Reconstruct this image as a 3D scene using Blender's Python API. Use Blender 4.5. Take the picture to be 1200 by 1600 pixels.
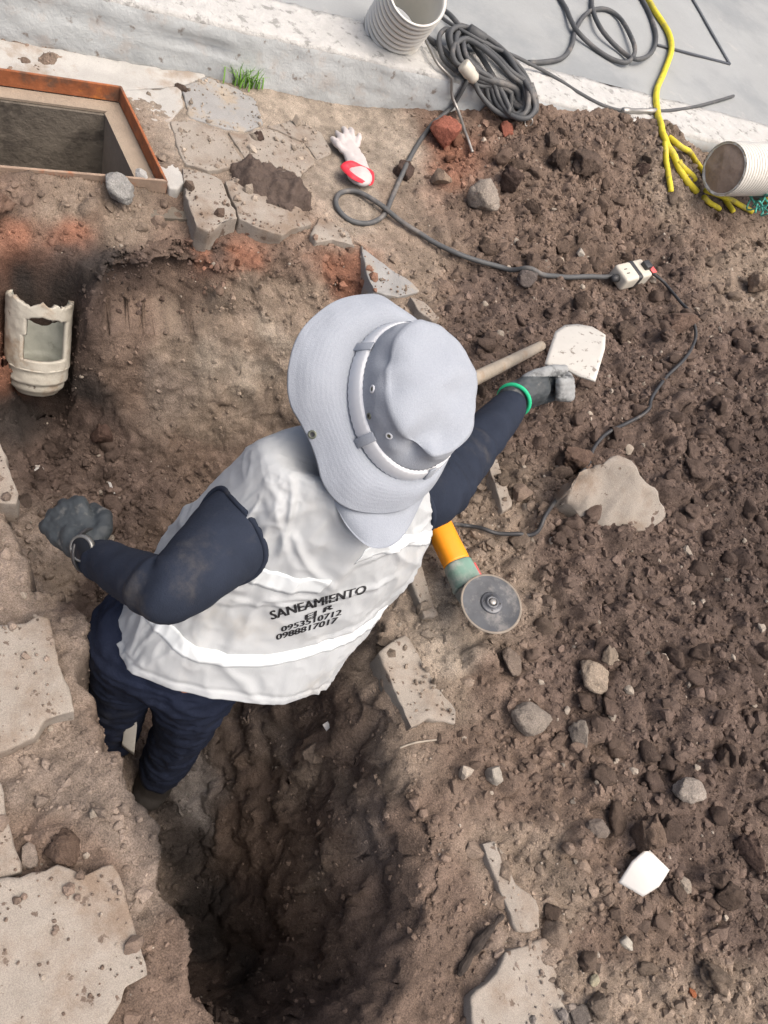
import bpy, bmesh, math, random
import numpy as np
from mathutils import Vector, Matrix
from mathutils.bvhtree import BVHTree

for _o in list(bpy.data.objects): bpy.data.objects.remove(_o)
scene = bpy.context.scene
COL = scene.collection
RNG = np.random.default_rng(11)
random.seed(11)

# ------------------------------------------------------------------ camera
CAM_H = 1.40; FPX = 1209.0                      # height of the phone, focal length in photo pixels
TH = math.radians(54); RO = math.radians(36)    # pitch below the horizon, roll of the phone
Fv = np.array([0, math.cos(TH), -math.sin(TH)]); R0 = np.array([1., 0, 0]); U0 = np.array([0, math.sin(TH), math.cos(TH)])
Rc = math.cos(RO)*R0 + math.sin(RO)*U0
Uc = -math.sin(RO)*R0 + math.cos(RO)*U0
CP = np.array([0, 0, CAM_H])
cam_d = bpy.data.cameras.new('camera'); cam = bpy.data.objects.new('camera', cam_d); COL.objects.link(cam)
cam_d.sensor_fit = 'VERTICAL'; cam_d.sensor_height = 36.0; cam_d.lens = 36.0*FPX/1600.0
cam_d.clip_start = 0.02; cam_d.clip_end = 500
m = Matrix([[Rc[i], Uc[i], -Fv[i], CP[i]] for i in range(3)] + [[0, 0, 0, 1]])
cam.matrix_world = m
scene.camera = cam

# ------------------------------------------------------------------ light
SUN_EL, SUN_AZ = math.radians(66), math.radians(92)   # bright hazy overcast
w = bpy.data.worlds.new('World'); scene.world = w; w.use_nodes = True
nt = w.node_tree; bg = nt.nodes['Background']
sky = nt.nodes.new('ShaderNodeTexSky'); sky.sky_type = 'NISHITA'; sky.sun_disc = False
sky.sun_elevation = SUN_EL; sky.sun_rotation = SUN_AZ; sky.dust_density = 9.0; sky.air_density = 0.8; sky.ozone_density = 1.0
nt.links.new(sky.outputs[0], bg.inputs[0]); bg.inputs[1].default_value = 0.115
sd = bpy.data.lights.new('sun', 'SUN'); so = bpy.data.objects.new('sun', sd); COL.objects.link(so)
sd.energy = 1.3; sd.angle = math.radians(70); sd.color = (1.0, 0.935, 0.855)
_d = Vector((math.sin(SUN_AZ)*math.cos(SUN_EL), math.cos(SUN_AZ)*math.cos(SUN_EL), math.sin(SUN_EL)))
so.rotation_euler = _d.to_track_quat('Z', 'Y').to_euler()
scene.view_settings.view_transform = 'Standard'; scene.view_settings.look = 'None'
scene.view_settings.exposure = 0.85; scene.view_settings.gamma = 1.0; scene.view_settings.use_curve_mapping = False

# ------------------------------------------------------------------ geometry helpers
def ray(u, v): return Fv + (u-600)/FPX*Rc + (800-v)/FPX*Uc
def pz(u, v, z=0.0):
    d = ray(u, v); return CP + d*((z-CAM_H)/d[2])
def pd(u, v, dep): return CP + dep*ray(u, v)
def proj(P):
    q = np.asarray(P, float)-CP; d = q@Fv
    return 600+FPX*(q@Rc)/d, 800-FPX*(q@Uc)/d
def cvec(a, b, c):          # a vector given as right / up / towards the phone
    return a*Rc + b*Uc - c*Fv
def nrm(v): return np.asarray(v, float)/max(1e-9, np.linalg.norm(v))

def _hash(ix, iy, iz, s):
    h = (ix*374761393 + iy*668265263 + iz*1274126177 + s*974711) & 0xffffffff
    h = ((h ^ (h >> 13))*1103515245) & 0xffffffff
    h = ((h ^ (h >> 16))*2654435761) & 0xffffffff
    return ((h ^ (h >> 15)) & 0xffff)/65535.0*2-1
def vnoise(P, s=0):
    P = np.asarray(P, float); i = np.floor(P).astype(np.int64); f = P-i; f = f*f*(3-2*f)
    r = 0
    for dx in (0, 1):
        wx = f[:, 0] if dx else 1-f[:, 0]
        for dy in (0, 1):
            wy = f[:, 1] if dy else 1-f[:, 1]
            for dz in (0, 1):
                wz = f[:, 2] if dz else 1-f[:, 2]
                r = r + wx*wy*wz*_hash(i[:, 0]+dx, i[:, 1]+dy, i[:, 2]+dz, s)
    return r
def fbm(P, oct=4, s=0, gain=0.5):
    P = np.asarray(P, float); r = 0; a = 1.0; t = 0
    for k in range(oct):
        r = r + a*vnoise(P*(2.03**k)+k*7.3, s+k); t += a; a *= gain
    return r/t*1.6
def sstep(a, b, x):
    t = np.clip((x-a)/(b-a), 0, 1); return t*t*(3-2*t)

def tps(C, Z, Q):
    """thin plate spline through scattered control heights"""
    C = np.asarray(C, float); n = len(C)
    def K(A, B):
        d2 = ((A[:, None, :]-B[None, :, :])**2).sum(-1)+1e-9
        return 0.5*d2*np.log(d2)
    A = np.zeros((n+3, n+3)); A[:n, :n] = K(C, C)+np.eye(n)*1e-3; A[:n, n] = 1; A[:n, n+1:] = C
    A[n, :n] = 1; A[n+1:, :n] = C.T
    w_ = np.linalg.solve(A, np.concatenate([Z, [0, 0, 0]]))
    out = np.empty(len(Q))
    for i in range(0, len(Q), 40000):
        q = Q[i:i+40000]; out[i:i+40000] = K(q, C)@w_[:n]+w_[n]+q@w_[n+1:]
    return out
def poly_sd(poly, Q):
    """signed distance to a polygon, positive inside"""
    poly = np.asarray(poly, float); n = len(poly)
    d = np.full(len(Q), 1e9); ins = np.zeros(len(Q), bool)
    for i in range(n):
        a = poly[i]; b = poly[(i+1) % n]; ab = b-a
        t = np.clip(((Q-a)@ab)/(ab@ab+1e-12), 0, 1)
        d = np.minimum(d, np.hypot(*(Q-a-t[:, None]*ab).T))
        c = ((a[1] > Q[:, 1]) != (b[1] > Q[:, 1])) & (Q[:, 0] < (b[0]-a[0])*(Q[:, 1]-a[1])/(b[1]-a[1]+1e-12)+a[0])
        ins ^= c
    return np.where(ins, d, -d)

ORG = {}
def set_tag(o, label=None, cat=None, group=None, kind=None):
    if label: o['label'] = label
    if cat: o['category'] = cat
    if group: o['group'] = group
    if kind: o['kind'] = kind
    return o
def empty(name, loc, label=None, cat=None, group=None, kind=None):
    o = bpy.data.objects.new(name, None); COL.objects.link(o); o.location = loc; o.empty_display_size = 0.05
    ORG[o.name] = np.array(loc, float)
    return set_tag(o, label, cat, group, kind)
def mesh_data(name, V, Fc, mats, smooth=True, col=None, mi=None):
    me = bpy.data.meshes.new(name)
    V = np.asarray(V, np.float32)
    if isinstance(Fc, np.ndarray):
        k = Fc.shape[1]; nf = len(Fc)
        me.vertices.add(len(V)); me.vertices.foreach_set('co', V.ravel())
        me.loops.add(nf*k); me.loops.foreach_set('vertex_index', Fc.astype(np.int32).ravel())
        me.polygons.add(nf); me.polygons.foreach_set('loop_start', np.arange(0, nf*k, k, dtype=np.int32))
        me.polygons.foreach_set('loop_total', np.full(nf, k, np.int32))
        me.update(calc_edges=True)
    else:
        me.from_pydata(V.tolist(), [], [tuple(int(i) for i in f) for f in Fc])
    me.polygons.foreach_set('use_smooth', np.full(len(me.polygons), bool(smooth)))
    if mi is not None: me.polygons.foreach_set('material_index', np.asarray(mi, np.int32))
    if col is not None:
        a = me.attributes.new('tint', 'FLOAT_COLOR', 'POINT')
        c = np.ones((len(V), 4), np.float32); c[:, :np.asarray(col).shape[1]] = col
        a.data.foreach_set('color', c.ravel())
    for mm in (mats if isinstance(mats, (list, tuple)) else [mats]): me.materials.append(mm)
    me.update()
    return me
def mk(name, V, Fc, mats, parent=None, smooth=True, col=None, mi=None, org=None, label=None, cat=None, group=None, kind=None):
    """one mesh object from world coordinates; a child stores its shape relative to its thing"""
    V = np.asarray(V, float)
    if parent is not None: o0 = ORG[parent.name]; loc = np.zeros(3)
    else:
        o0 = np.array(org, float) if org is not None else np.array([*V[:, :2].mean(0), V[:, 2].min()]); loc = o0
    me = mesh_data(name, V-o0, Fc, mats, smooth, col, mi)
    o = bpy.data.objects.new(name, me); COL.objects.link(o)
    if parent is not None: o.parent = parent
    else: o.location = loc
    ORG[o.name] = o0
    return set_tag(o, label, cat, group, kind)
def join(*parts):
    V = []; Fc = []; n = 0
    for v, f in parts:
        V.append(np.asarray(v, float)); Fc += [tuple(int(i)+n for i in q) for q in f]; n += len(v)
    return np.concatenate(V), Fc

def spline(P, n=10, closed=False):
    P = np.asarray(P, float); N = len(P); out = []
    for i in range(N if closed else N-1):
        if closed: a, b, c, d = P[(i-1) % N], P[i], P[(i+1) % N], P[(i+2) % N]
        else: a, b, c, d = P[max(i-1, 0)], P[i], P[i+1], P[min(i+2, N-1)]
        for t in np.linspace(0, 1, n, endpoint=False):
            out.append(0.5*((2*b)+(-a+c)*t+(2*a-5*b+4*c-d)*t*t+(-a+3*b-3*c+d)*t**3))
    if not closed: out.append(P[-1])
    return np.array(out)
def tube(P, r, seg=8, closed=False, caps=True, flat=1.0, up0=None):
    P = np.asarray(P, float); n = len(P); r = np.broadcast_to(np.asarray(r, float), (n,))
    if closed: T = np.roll(P, -1, 0)-np.roll(P, 1, 0)
    else: T = np.gradient(P, axis=0)
    T = T/(np.linalg.norm(T, axis=1)[:, None]+1e-12)
    u = np.array(up0, float) if up0 is not None else np.array([0, 0, 1.])
    if abs(u@T[0]) > .95: u = np.array([1., 0, 0])
    V = []
    ang = np.linspace(0, 2*np.pi, seg, endpoint=False)
    for i in range(n):
        u = u-(u@T[i])*T[i]; u /= np.linalg.norm(u)+1e-12; b = np.cross(T[i], u)
        V.append(P[i]+r[i]*(np.cos(ang)[:, None]*b+flat*np.sin(ang)[:, None]*u))
    V = np.concatenate(V); Fc = []
    for i in range(n if closed else n-1):
        for j in range(seg):
            a = i*seg+j; b_ = i*seg+(j+1) % seg; i2 = (i+1) % n
            Fc.append((a, b_, i2*seg+(j+1) % seg, i2*seg+j))
    if caps and not closed:
        Fc.append(tuple(range(seg))[::-1]); Fc.append(tuple((n-1)*seg+j for j in range(seg)))
    return V, Fc
def lathe(prof, c, ax, seg=32, ref=None, cap0=False, cap1=False):
    """profile of (radius, height) turned about the axis ax through c"""
    ax = nrm(ax); ref = np.array([0, 0, 1.]) if ref is None else np.array(ref, float)
    if abs(nrm(ref)@ax) > .95: ref = np.array([1., 0, 0])
    e1 = nrm(ref-(ref@ax)*ax); e2 = np.cross(ax, e1)
    ang = np.linspace(0, 2*np.pi, seg, endpoint=False); V = []; Fc = []
    for r, h in prof: V.append(np.asarray(c)+h*ax+r*(np.cos(ang)[:, None]*e1+np.sin(ang)[:, None]*e2))
    n = len(prof)
    for i in range(n-1):
        for j in range(seg):
            Fc.append((i*seg+j, i*seg+(j+1) % seg, (i+1)*seg+(j+1) % seg, (i+1)*seg+j))
    if cap0: Fc.append(tuple(range(seg))[::-1])
    if cap1: Fc.append(tuple((n-1)*seg+j for j in range(seg)))
    return np.concatenate(V), Fc
def box(c, ex, ey, ez):
    """box from a centre and three half-axis vectors"""
    c, ex, ey, ez = (np.asarray(a, float) for a in (c, ex, ey, ez))
    V = [c+a*ex+b*ey+d*ez for d in (-1, 1) for a, b in ((-1, -1), (1, -1), (1, 1), (-1, 1))]
    Fc = [(3, 2, 1, 0), (4, 5, 6, 7), (0, 1, 5, 4), (1, 2, 6, 5), (2, 3, 7, 6), (3, 0, 4, 7)]
    return np.array(V), Fc
def bevelled(V, Fc, w_=0.003, seg=2, sub=0):
    bm = bmesh.new(); vs = [bm.verts.new(v) for v in V]
    for f in Fc: bm.faces.new([vs[i] for i in f])
    bmesh.ops.recalc_face_normals(bm, faces=bm.faces[:])
    es = [e for e in bm.edges if len(e.link_faces) == 2 and e.calc_face_angle(0) > 0.5]
    bmesh.ops.bevel(bm, geom=es, offset=w_, segments=seg, profile=0.6, affect='EDGES', clamp_overlap=True)
    if sub: bmesh.ops.subdivide_edges(bm, edges=bm.edges[:], cuts=sub, use_grid_fill=True)
    bm.verts.index_update()
    V2 = np.array([v.co[:] for v in bm.verts]); F2 = [tuple(v.index for v in f.verts) for f in bm.faces]; bm.free()
    return V2, F2
def remesh(parts, voxel, smooth=4, sub=0):
    """melt closed shapes into one continuous skin"""
    V, Fc = join(*parts)
    me = bpy.data.meshes.new('melt'); me.from_pydata(V.tolist(), [], Fc)
    o = bpy.data.objects.new('melt', me); COL.objects.link(o)
    md = o.modifiers.new('r', 'REMESH'); md.mode = 'VOXEL'; md.voxel_size = voxel
    if smooth:
        ms = o.modifiers.new('s', 'SMOOTH'); ms.factor = 0.5; ms.iterations = smooth
    dg = bpy.context.evaluated_depsgraph_get(); ev = o.evaluated_get(dg); m2 = ev.to_mesh()
    nv = len(m2.vertices); co = np.empty(nv*3, np.float32); m2.vertices.foreach_get('co', co); co = co.reshape(-1, 3).astype(float)
    Fq = [tuple(p.vertices) for p in m2.polygons]
    ev.to_mesh_clear(); bpy.data.objects.remove(o); bpy.data.meshes.remove(me)
    return co, Fq
def normals(V, Fc):
    N = np.zeros_like(V)
    L3 = np.array([(f[0], f[1], f[2]) for f in Fc]); L4 = np.array([(f[0], f[2], f[-1]) for f in Fc if len(f) > 3])
    for L in (L3, L4):
        if len(L) == 0: continue
        n = np.cross(V[L[:, 1]]-V[L[:, 0]], V[L[:, 2]]-V[L[:, 0]])
        for k in range(3): np.add.at(N, L[:, k], n)
    return N/(np.linalg.norm(N, axis=1)[:, None]+1e-12)
def capsule(a, b, ra, rb, seg=16, rings=5, flat=1.0, up=None):
    """closed tapered limb with round ends"""
    a = np.asarray(a, float); b = np.asarray(b, float); ax = nrm(b-a); L = np.linalg.norm(b-a)
    pr = [(max(1e-4, ra*math.sin(t)), -ra*math.cos(t)) for t in np.linspace(0.12, math.pi/2, rings)]
    pr += [(rb*math.cos(t), L+rb*math.sin(t)) for t in np.linspace(0, math.pi/2-0.12, rings)]
    V, Fc = lathe(pr, a, ax, seg, up, True, True)
    if flat != 1.0:
        r = np.array([0, 0, 1.]) if up is None else np.asarray(up, float)
        e1 = nrm(r-(r@ax)*ax); q = V-a; V = a+q+((flat-1)*(q@e1))[:, None]*e1
    return V, Fc
def ellipsoid(c, ex, ey, ez, nu=24, nv=14):
    c, ex, ey, ez = (np.asarray(a, float) for a in (c, ex, ey, ez)); V = []; Fc = []
    for i in range(nv+1):
        t = np.pi*(i+0.02)/(nv+0.04)
        for j in range(nu):
            p = 2*np.pi*j/nu
            V.append(c+ex*math.sin(t)*math.cos(p)+ey*math.sin(t)*math.sin(p)+ez*math.cos(t))
    for i in range(nv):
        for j in range(nu): Fc.append((i*nu+j, (i+1)*nu+j, (i+1)*nu+(j+1) % nu, i*nu+(j+1) % nu))
    Fc.append(tuple(range(nu))); Fc.append(tuple(nv*nu+j for j in range(nu))[::-1])
    return np.array(V), Fc

def dens(P, step=.012, jit=0.0, rng=None):
    P = np.asarray(P, float); out = []
    for a, b in zip(P, np.roll(P, -1, 0)):
        k = max(1, int(np.linalg.norm(b-a)/step))
        for q in range(k):
            p = a+(b-a)*q/k
            if jit and q: p = p+rng.normal(0, jit, 3)*[1, 1, .3]
            out.append(p)
    return np.array(out)
def prism(top, thick, down=(0, 0, -1), bev=.004, step=.014, jit=.0012, seed=1, rough=.003):
    """a slab from its upper outline: worn edges, top and sides broken into a fine skin"""
    rng = np.random.default_rng(seed); P = dens(top, step, jit, rng); dn_ = np.array(down, float)*thick; n = len(P)
    V, Fc = bevelled(np.concatenate([P, P+dn_]), [tuple(range(n)), tuple(range(n, 2*n))[::-1]]+[(i, i+n, (i+1) % n+n, (i+1) % n) for i in range(n)], bev, 2)
    bm = bmesh.new(); vs = [bm.verts.new(v) for v in V]
    for f in Fc: bm.faces.new([vs[i] for i in f])
    big = [f for f in bm.faces if len(f.verts) > 6]; bmesh.ops.triangulate(bm, faces=big)
    for _ in range(4):
        es = [e for e in bm.edges if e.calc_length() > .022]
        if not es: break
        bmesh.ops.subdivide_edges(bm, edges=es, cuts=1); bmesh.ops.triangulate(bm, faces=[f for f in bm.faces if len(f.verts) > 4])
    bmesh.ops.recalc_face_normals(bm, faces=bm.faces[:]); bm.verts.index_update()
    V = np.array([v.co[:] for v in bm.verts]); Fc = [tuple(v.index for v in f.verts) for f in bm.faces]; bm.free()
    N_ = normals(V, Fc); V = V+N_*(rough*fbm(V*22+seed, 3, seed)+rough*.5*fbm(V*90, 2, seed+1))[:, None]
    return V, Fc

# ------------------------------------------------------------------ materials
def mat(name, base=(.5, .5, .5), rough=.8, metal=0.0, tint=False, var=0.25, vscale=12.0, bump=0.3, bscale=60.0, bdist=0.004,
        spots=None, spot_scale=18.0, spot_lo=.62, spot_hi=.7, fine=0.0, fscale=500.0, sheen=0.0, spec=0.3, weave=None, second=None, sec_scale=4.0, sec_lo=.5, sec_hi=.65):
    m_ = bpy.data.materials.new(name); m_.use_nodes = True; t = m_.node_tree; N = t.nodes; L = t.links
    b = N['Principled BSDF']; b.inputs['Roughness'].default_value = rough; b.inputs['Metallic'].default_value = metal
    b.inputs['Specular IOR Level'].default_value = spec
    if sheen: b.inputs['Sheen Weight'].default_value = sheen
    tc = N.new('ShaderNodeTexCoord'); co = tc.outputs['Object']
    def noise(sc, det=5, ro=.6):
        n = N.new('ShaderNodeTexNoise'); n.inputs['Scale'].default_value = sc; n.inputs['Detail'].default_value = det
        n.inputs['Roughness'].default_value = ro; L.new(co, n.inputs['Vector']); return n.outputs['Fac']
    def ramp(fac, lo, hi):
        r = N.new('ShaderNodeMapRange'); r.interpolation_type = 'SMOOTHSTEP'; r.inputs['From Min'].default_value = lo; r.inputs['From Max'].default_value = hi
        L.new(fac, r.inputs['Value']); return r.outputs['Result']
    def mix(fac, a, b_, mode='MIX'):
        x = N.new('ShaderNodeMix'); x.data_type = 'RGBA'; x.blend_type = mode
        if isinstance(fac, float): x.inputs[0].default_value = fac
        else: L.new(fac, x.inputs[0])
        for k, s_ in ((6, a), (7, b_)):
            if isinstance(s_, tuple): x.inputs[k].default_value = (*s_, 1)
            else: L.new(s_, x.inputs[k])
        return x.outputs[2]
    if tint == 'obj':
        at = N.new('ShaderNodeObjectInfo'); c = at.outputs['Color']
    elif tint:
        at = N.new('ShaderNodeAttribute'); at.attribute_name = 'tint'; c = at.outputs['Color']
        if tint == 'mul': c = mix(1.0, c, tuple(base), 'MULTIPLY')
    else:
        rgb = N.new('ShaderNodeRGB'); rgb.outputs[0].default_value = (*base, 1); c = rgb.outputs[0]
    if second is not None: c = mix(ramp(noise(sec_scale, 8, .65), sec_lo, sec_hi), c, tuple(second))
    if spots is not None: c = mix(ramp(noise(spot_scale, 6, .6), spot_lo, spot_hi), c, tuple(spots))
    if var:
        v = N.new('ShaderNodeMapRange'); v.inputs['From Min'].default_value = .25; v.inputs['From Max'].default_value = .75
        v.inputs['To Min'].default_value = 1-var; v.inputs['To Max'].default_value = 1+var; L.new(noise(vscale, 8, .65), v.inputs['Value'])
        vm = N.new('ShaderNodeVectorMath'); vm.operation = 'SCALE'; L.new(c, vm.inputs[0]); L.new(v.outputs['Result'], vm.inputs['Scale']); c = vm.outputs[0]
    if fine:
        v = N.new('ShaderNodeMapRange'); v.inputs['From Min'].default_value = .3; v.inputs['From Max'].default_value = .7
        v.inputs['To Min'].default_value = 1-fine; v.inputs['To Max'].default_value = 1+fine; L.new(noise(fscale, 2, .5), v.inputs['Value'])
        vm = N.new('ShaderNodeVectorMath'); vm.operation = 'SCALE'; L.new(c, vm.inputs[0]); L.new(v.outputs['Result'], vm.inputs['Scale']); c = vm.outputs[0]
    L.new(c, b.inputs['Base Color'])
    nrm_ = None
    if bump:
        bn = N.new('ShaderNodeBump'); bn.inputs['Strength'].default_value = bump; bn.inputs['Distance'].default_value = bdist
        L.new(noise(bscale, 8, .7), bn.inputs['Height']); nrm_ = bn.outputs['Normal']
    if weave:
        wv = N.new('ShaderNodeTexVoronoi'); wv.inputs['Scale'].default_value = weave; L.new(co, wv.inputs['Vector'])
        bn = N.new('ShaderNodeBump'); bn.inputs['Strength'].default_value = .35; bn.inputs['Distance'].default_value = .001
        L.new(wv.outputs['Distance'], bn.inputs['Height'])
        if nrm_: L.new(nrm_, bn.inputs['Normal'])
        nrm_ = bn.outputs['Normal']
    if nrm_: L.new(nrm_, b.inputs['Normal'])
    return m_

M = {}
M['soil'] = mat('soil', rough=.95, tint=True, var=.30, vscale=26, bump=1.0, bscale=75, bdist=.008, fine=.38, fscale=420, spec=.15)
M['clod'] = mat('clod', rough=.95, tint=True, var=.22, vscale=40, bump=.8, bscale=170, bdist=.004, fine=.25, fscale=500, spec=.15)
M['clod_own'] = mat('clod_own', tint='obj', rough=.95, var=.3, vscale=1.6, bump=1.0, bscale=7, bdist=.008, fine=.28, fscale=16, spec=.12)
M['stone_grey'] = mat('stone_grey', (.29, .255, .22), rough=.92, var=.25, vscale=30, bump=.7, bscale=110, bdist=.004, second=(.17, .12, .09), sec_scale=22, fine=.2, spec=.2)
M['stone_pale'] = mat('stone_pale', (.52, .48, .42), rough=.9, var=.2, vscale=40, bump=.5, bscale=150, bdist=.003, second=(.3, .24, .19), sec_scale=30, spec=.2)
M['brick'] = mat('brick', (.27, .10, .065), rough=.95, var=.25, vscale=35, bump=.8, bscale=130, bdist=.004, second=(.2, .13, .1), sec_scale=25, spec=.15)
M['paver'] = mat('paver', (.275, .247, .213), rough=.93, var=.14, vscale=9, bump=.55, bscale=220, bdist=.0025, second=(.19, .145, .11), sec_scale=7, sec_lo=.42, sec_hi=.68, spots=(.13, .10, .08), spot_scale=34, spot_lo=.625, spot_hi=.66, fine=.2, fscale=600, spec=.2)
M['paver_grey'] = mat('paver_grey', (.26, .258, .25), rough=.93, var=.14, vscale=9, bump=.55, bscale=220, bdist=.0025, second=(.29, .25, .2), sec_scale=10, fine=.14, fscale=600, spec=.2)
M['collar'] = mat('collar', (.37, .362, .34), rough=.92, var=.15, vscale=8, bump=.5, bscale=150, bdist=.003, second=(.28, .24, .20), sec_scale=6, fine=.1, spec=.2)
M['slab'] = mat('slab', (.275, .288, .288), rough=.85, var=.10, vscale=3, bump=.3, bscale=90, bdist=.003, second=(.225, .24, .245), sec_scale=2.2, sec_lo=.48, sec_hi=.66, spots=(.34, .34, .33), spot_scale=7, spot_lo=.6, spot_hi=.75, fine=.06, spec=.25)
M['kerb_top'] = mat('kerb_top', (.47, .468, .45), rough=.93, var=.12, vscale=25, bump=1.0, bscale=55, bdist=.008, second=(.28, .28, .265), sec_scale=26, sec_lo=.54, sec_hi=.64, fine=.08, spec=.15)
M['kerb_face'] = mat('kerb_face', (.46, .485, .485), rough=.9, var=.14, vscale=7, bump=.7, bscale=50, bdist=.006, second=(.46, .45, .43), sec_scale=11, sec_lo=.52, sec_hi=.66, spots=(.24, .215, .19), spot_scale=24, spot_lo=.60, spot_hi=.70, spec=.2)

M['rust'] = mat('rust', (.30, .105, .045), rough=.9, metal=.1, var=.35, vscale=22, bump=.8, bscale=90, bdist=.003, second=(.16, .085, .055), sec_scale=14, spots=(.45, .16, .045), spot_scale=16, spot_lo=.56, spot_hi=.7)
M['rust_dirt'] = mat('rust_dirt', (.27, .2, .15), rough=.95, var=.3, vscale=18, bump=.8, bscale=90, bdist=.003, second=(.25, .10, .05), sec_scale=9, sec_lo=.55, sec_hi=.7)
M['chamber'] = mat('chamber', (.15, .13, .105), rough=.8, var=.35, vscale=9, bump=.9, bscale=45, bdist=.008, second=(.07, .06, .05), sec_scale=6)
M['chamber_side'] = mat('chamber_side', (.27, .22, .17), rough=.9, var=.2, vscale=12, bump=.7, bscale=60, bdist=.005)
M['mud'] = mat('mud', (.085, .062, .05), rough=.7, var=.3, vscale=40, bump=1.0, bscale=120, bdist=.006, spec=.35)
M['clay'] = mat('clay', (.40, .38, .325), rough=.75, var=.2, vscale=15, bump=.5, bscale=60, bdist=.004, second=(.30, .245, .185), sec_scale=10, sec_lo=.47, sec_hi=.62, spots=(.10, .08, .065), spot_scale=24, spot_lo=.62, spot_hi=.68, spec=.35)
M['clay_in'] = mat('clay_in', (.40, .41, .36), rough=.5, var=.3, vscale=12, bump=.4, bscale=50, bdist=.003, second=(.06, .055, .045), sec_scale=7, spec=.4)
M['pvc'] = mat('pvc', (.60, .59, .545), rough=.45, var=.07, vscale=10, bump=.12, bscale=60, bdist=.002, second=(.55, .50, .42), sec_scale=14, sec_lo=.58, sec_hi=.75, spec=.4)
M['pvc_dirty'] = mat('pvc_dirty', (.52, .505, .46), rough=.5, var=.08, vscale=18, bump=.15, bscale=90, bdist=.002, spots=(.24, .21, .18), spot_scale=60, spot_lo=.58, spot_hi=.66, spec=.4)
M['tile'] = mat('tile', (.5, .49, .465), rough=.35, var=.05, vscale=20, bump=.1, bscale=60, bdist=.002, spec=.45)
M['soil_plug'] = mat('soil_plug', (.36, .28, .22), rough=.95, var=.25, vscale=25, bump=.8, bscale=90, bdist=.004, second=(.26, .195, .15), sec_scale=14)
M['rubber_black'] = mat('rubber_black', (.075, .078, .08), rough=.6, var=.25, vscale=16, bump=.25, bscale=120, bdist=.001, second=(.17, .155, .14), sec_scale=10, sec_lo=.52, sec_hi=.72, spec=.35)
M['rubber_dark'] = mat('rubber_dark', (.035, .036, .038), rough=.5, var=.2, vscale=20, bump=.2, bscale=120, bdist=.001, second=(.13, .115, .1), sec_scale=14, sec_lo=.56, sec_hi=.74, spec=.4)
M['steel'] = mat('steel', (.32, .31, .29), rough=.45, metal=.7, var=.2, vscale=40, bump=.2, bscale=200, bdist=.001)
M['yellow'] = mat('yellow', (.62, .52, .04), rough=.6, var=.2, vscale=40, bump=.5, bscale=160, bdist=.002, second=(.42, .36, .08), sec_scale=18)
M['twine'] = mat('twine', (.08, .36, .30), rough=.8, var=.2, vscale=60, bump=.3)
M['cord_grey'] = mat('cord_grey', (.12, .15, .16), rough=.8, var=.2, vscale=60, bump=.2)
M['glove_white'] = mat('glove_white', (.44, .41, .40), rough=.6, var=.06, vscale=25, bump=.35, bscale=60, bdist=.003, second=(.70, .55, .53), sec_scale=30, sec_lo=.55, sec_hi=.75, spec=.35)
M['glove_red'] = mat('glove_red', (.66, .035, .055), rough=.55, var=.1, vscale=30, bump=.3, bscale=60, bdist=.002)
M['grass'] = mat('grass', (.15, .30, .05), rough=.7, var=.3, vscale=60, bump=0)
M['orange'] = mat('orange', (.80, .29, .012), rough=.45, var=.08, vscale=25, bump=.1, bscale=120, bdist=.001, second=(.55, .30, .11), sec_scale=20, sec_lo=.54, sec_hi=.7, spec=.4)
M['teal'] = mat('teal', (.16, .27, .22), rough=.6, var=.15, vscale=20, bump=.2, bscale=110, bdist=.001, second=(.40, .41, .37), sec_scale=13, sec_lo=.46, sec_hi=.68, spec=.35)
M['disc'] = mat('disc', (.085, .09, .098), rough=.75, var=.2, vscale=40, bump=.4, bscale=420, bdist=.001, second=(.19, .185, .18), sec_scale=18, spec=.3)
M['disc_edge'] = mat('disc_edge', (.23, .20, .165), rough=.9, var=.2, vscale=50, bump=.4, bscale=300, bdist=.001)
M['gear'] = mat('gear', (.24, .26, .25), rough=.6, metal=.3, var=.2, vscale=30, bump=.3, bscale=100, bdist=.002, second=(.33, .29, .24), sec_scale=16)
M['nut'] = mat('nut', (.12, .125, .135), rough=.45, metal=.5, var=.15, vscale=60, bump=.1)
M['red_plastic'] = mat('red_plastic', (.62, .10, .10), rough=.5, var=.1, vscale=50, bump=.1)
M['wood'] = mat('wood', (.33, .29, .235), rough=.8, var=.25, vscale=22, bump=.5, bscale=70, bdist=.003, second=(.30, .24, .18), sec_scale=26)
M['wood_burnt'] = mat('wood_burnt', (.05, .04, .034), rough=.9, var=.4, vscale=30, bump=1.0, bscale=80, bdist=.006)
M['outlet'] = mat('outlet', (.5, .47, .40), rough=.45, var=.08, vscale=30, bump=.1, second=(.5, .44, .36), sec_scale=26, sec_lo=.58, sec_hi=.72, spec=.4)
M['tape'] = mat('tape', (.035, .035, .037), rough=.4, var=.2, vscale=40, bump=.3, bscale=90, bdist=.002, spec=.5)
M['board'] = mat('board', (.55, .54, .50), rough=.6, var=.15, vscale=16, bump=.3, bscale=60, bdist=.002, second=(.35, .31, .26), sec_scale=12)
M['vest'] = mat('vest', (.395, .415, .425), rough=.6, var=.06, vscale=12, bump=.12, bscale=35, bdist=.004, second=(.385, .38, .36), sec_scale=6, sec_lo=.52, sec_hi=.74, weave=900, spec=.3, sheen=.1)
M['reflective'] = mat('reflective', (.64, .68, .69), rough=.35, var=.05, vscale=20, bump=.15, bscale=40, bdist=.003, spec=.6)
M['print'] = mat('print', (.016, .016, .018), rough=.7, var=.1, bump=0)
M['navy_knit'] = mat('navy_knit', (.018, .024, .039), rough=.9, var=.22, vscale=14, bump=.35, bscale=24, bdist=.006, second=(.085, .08, .076), sec_scale=9, sec_lo=.55, sec_hi=.85, weave=420, spec=.2)
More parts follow.
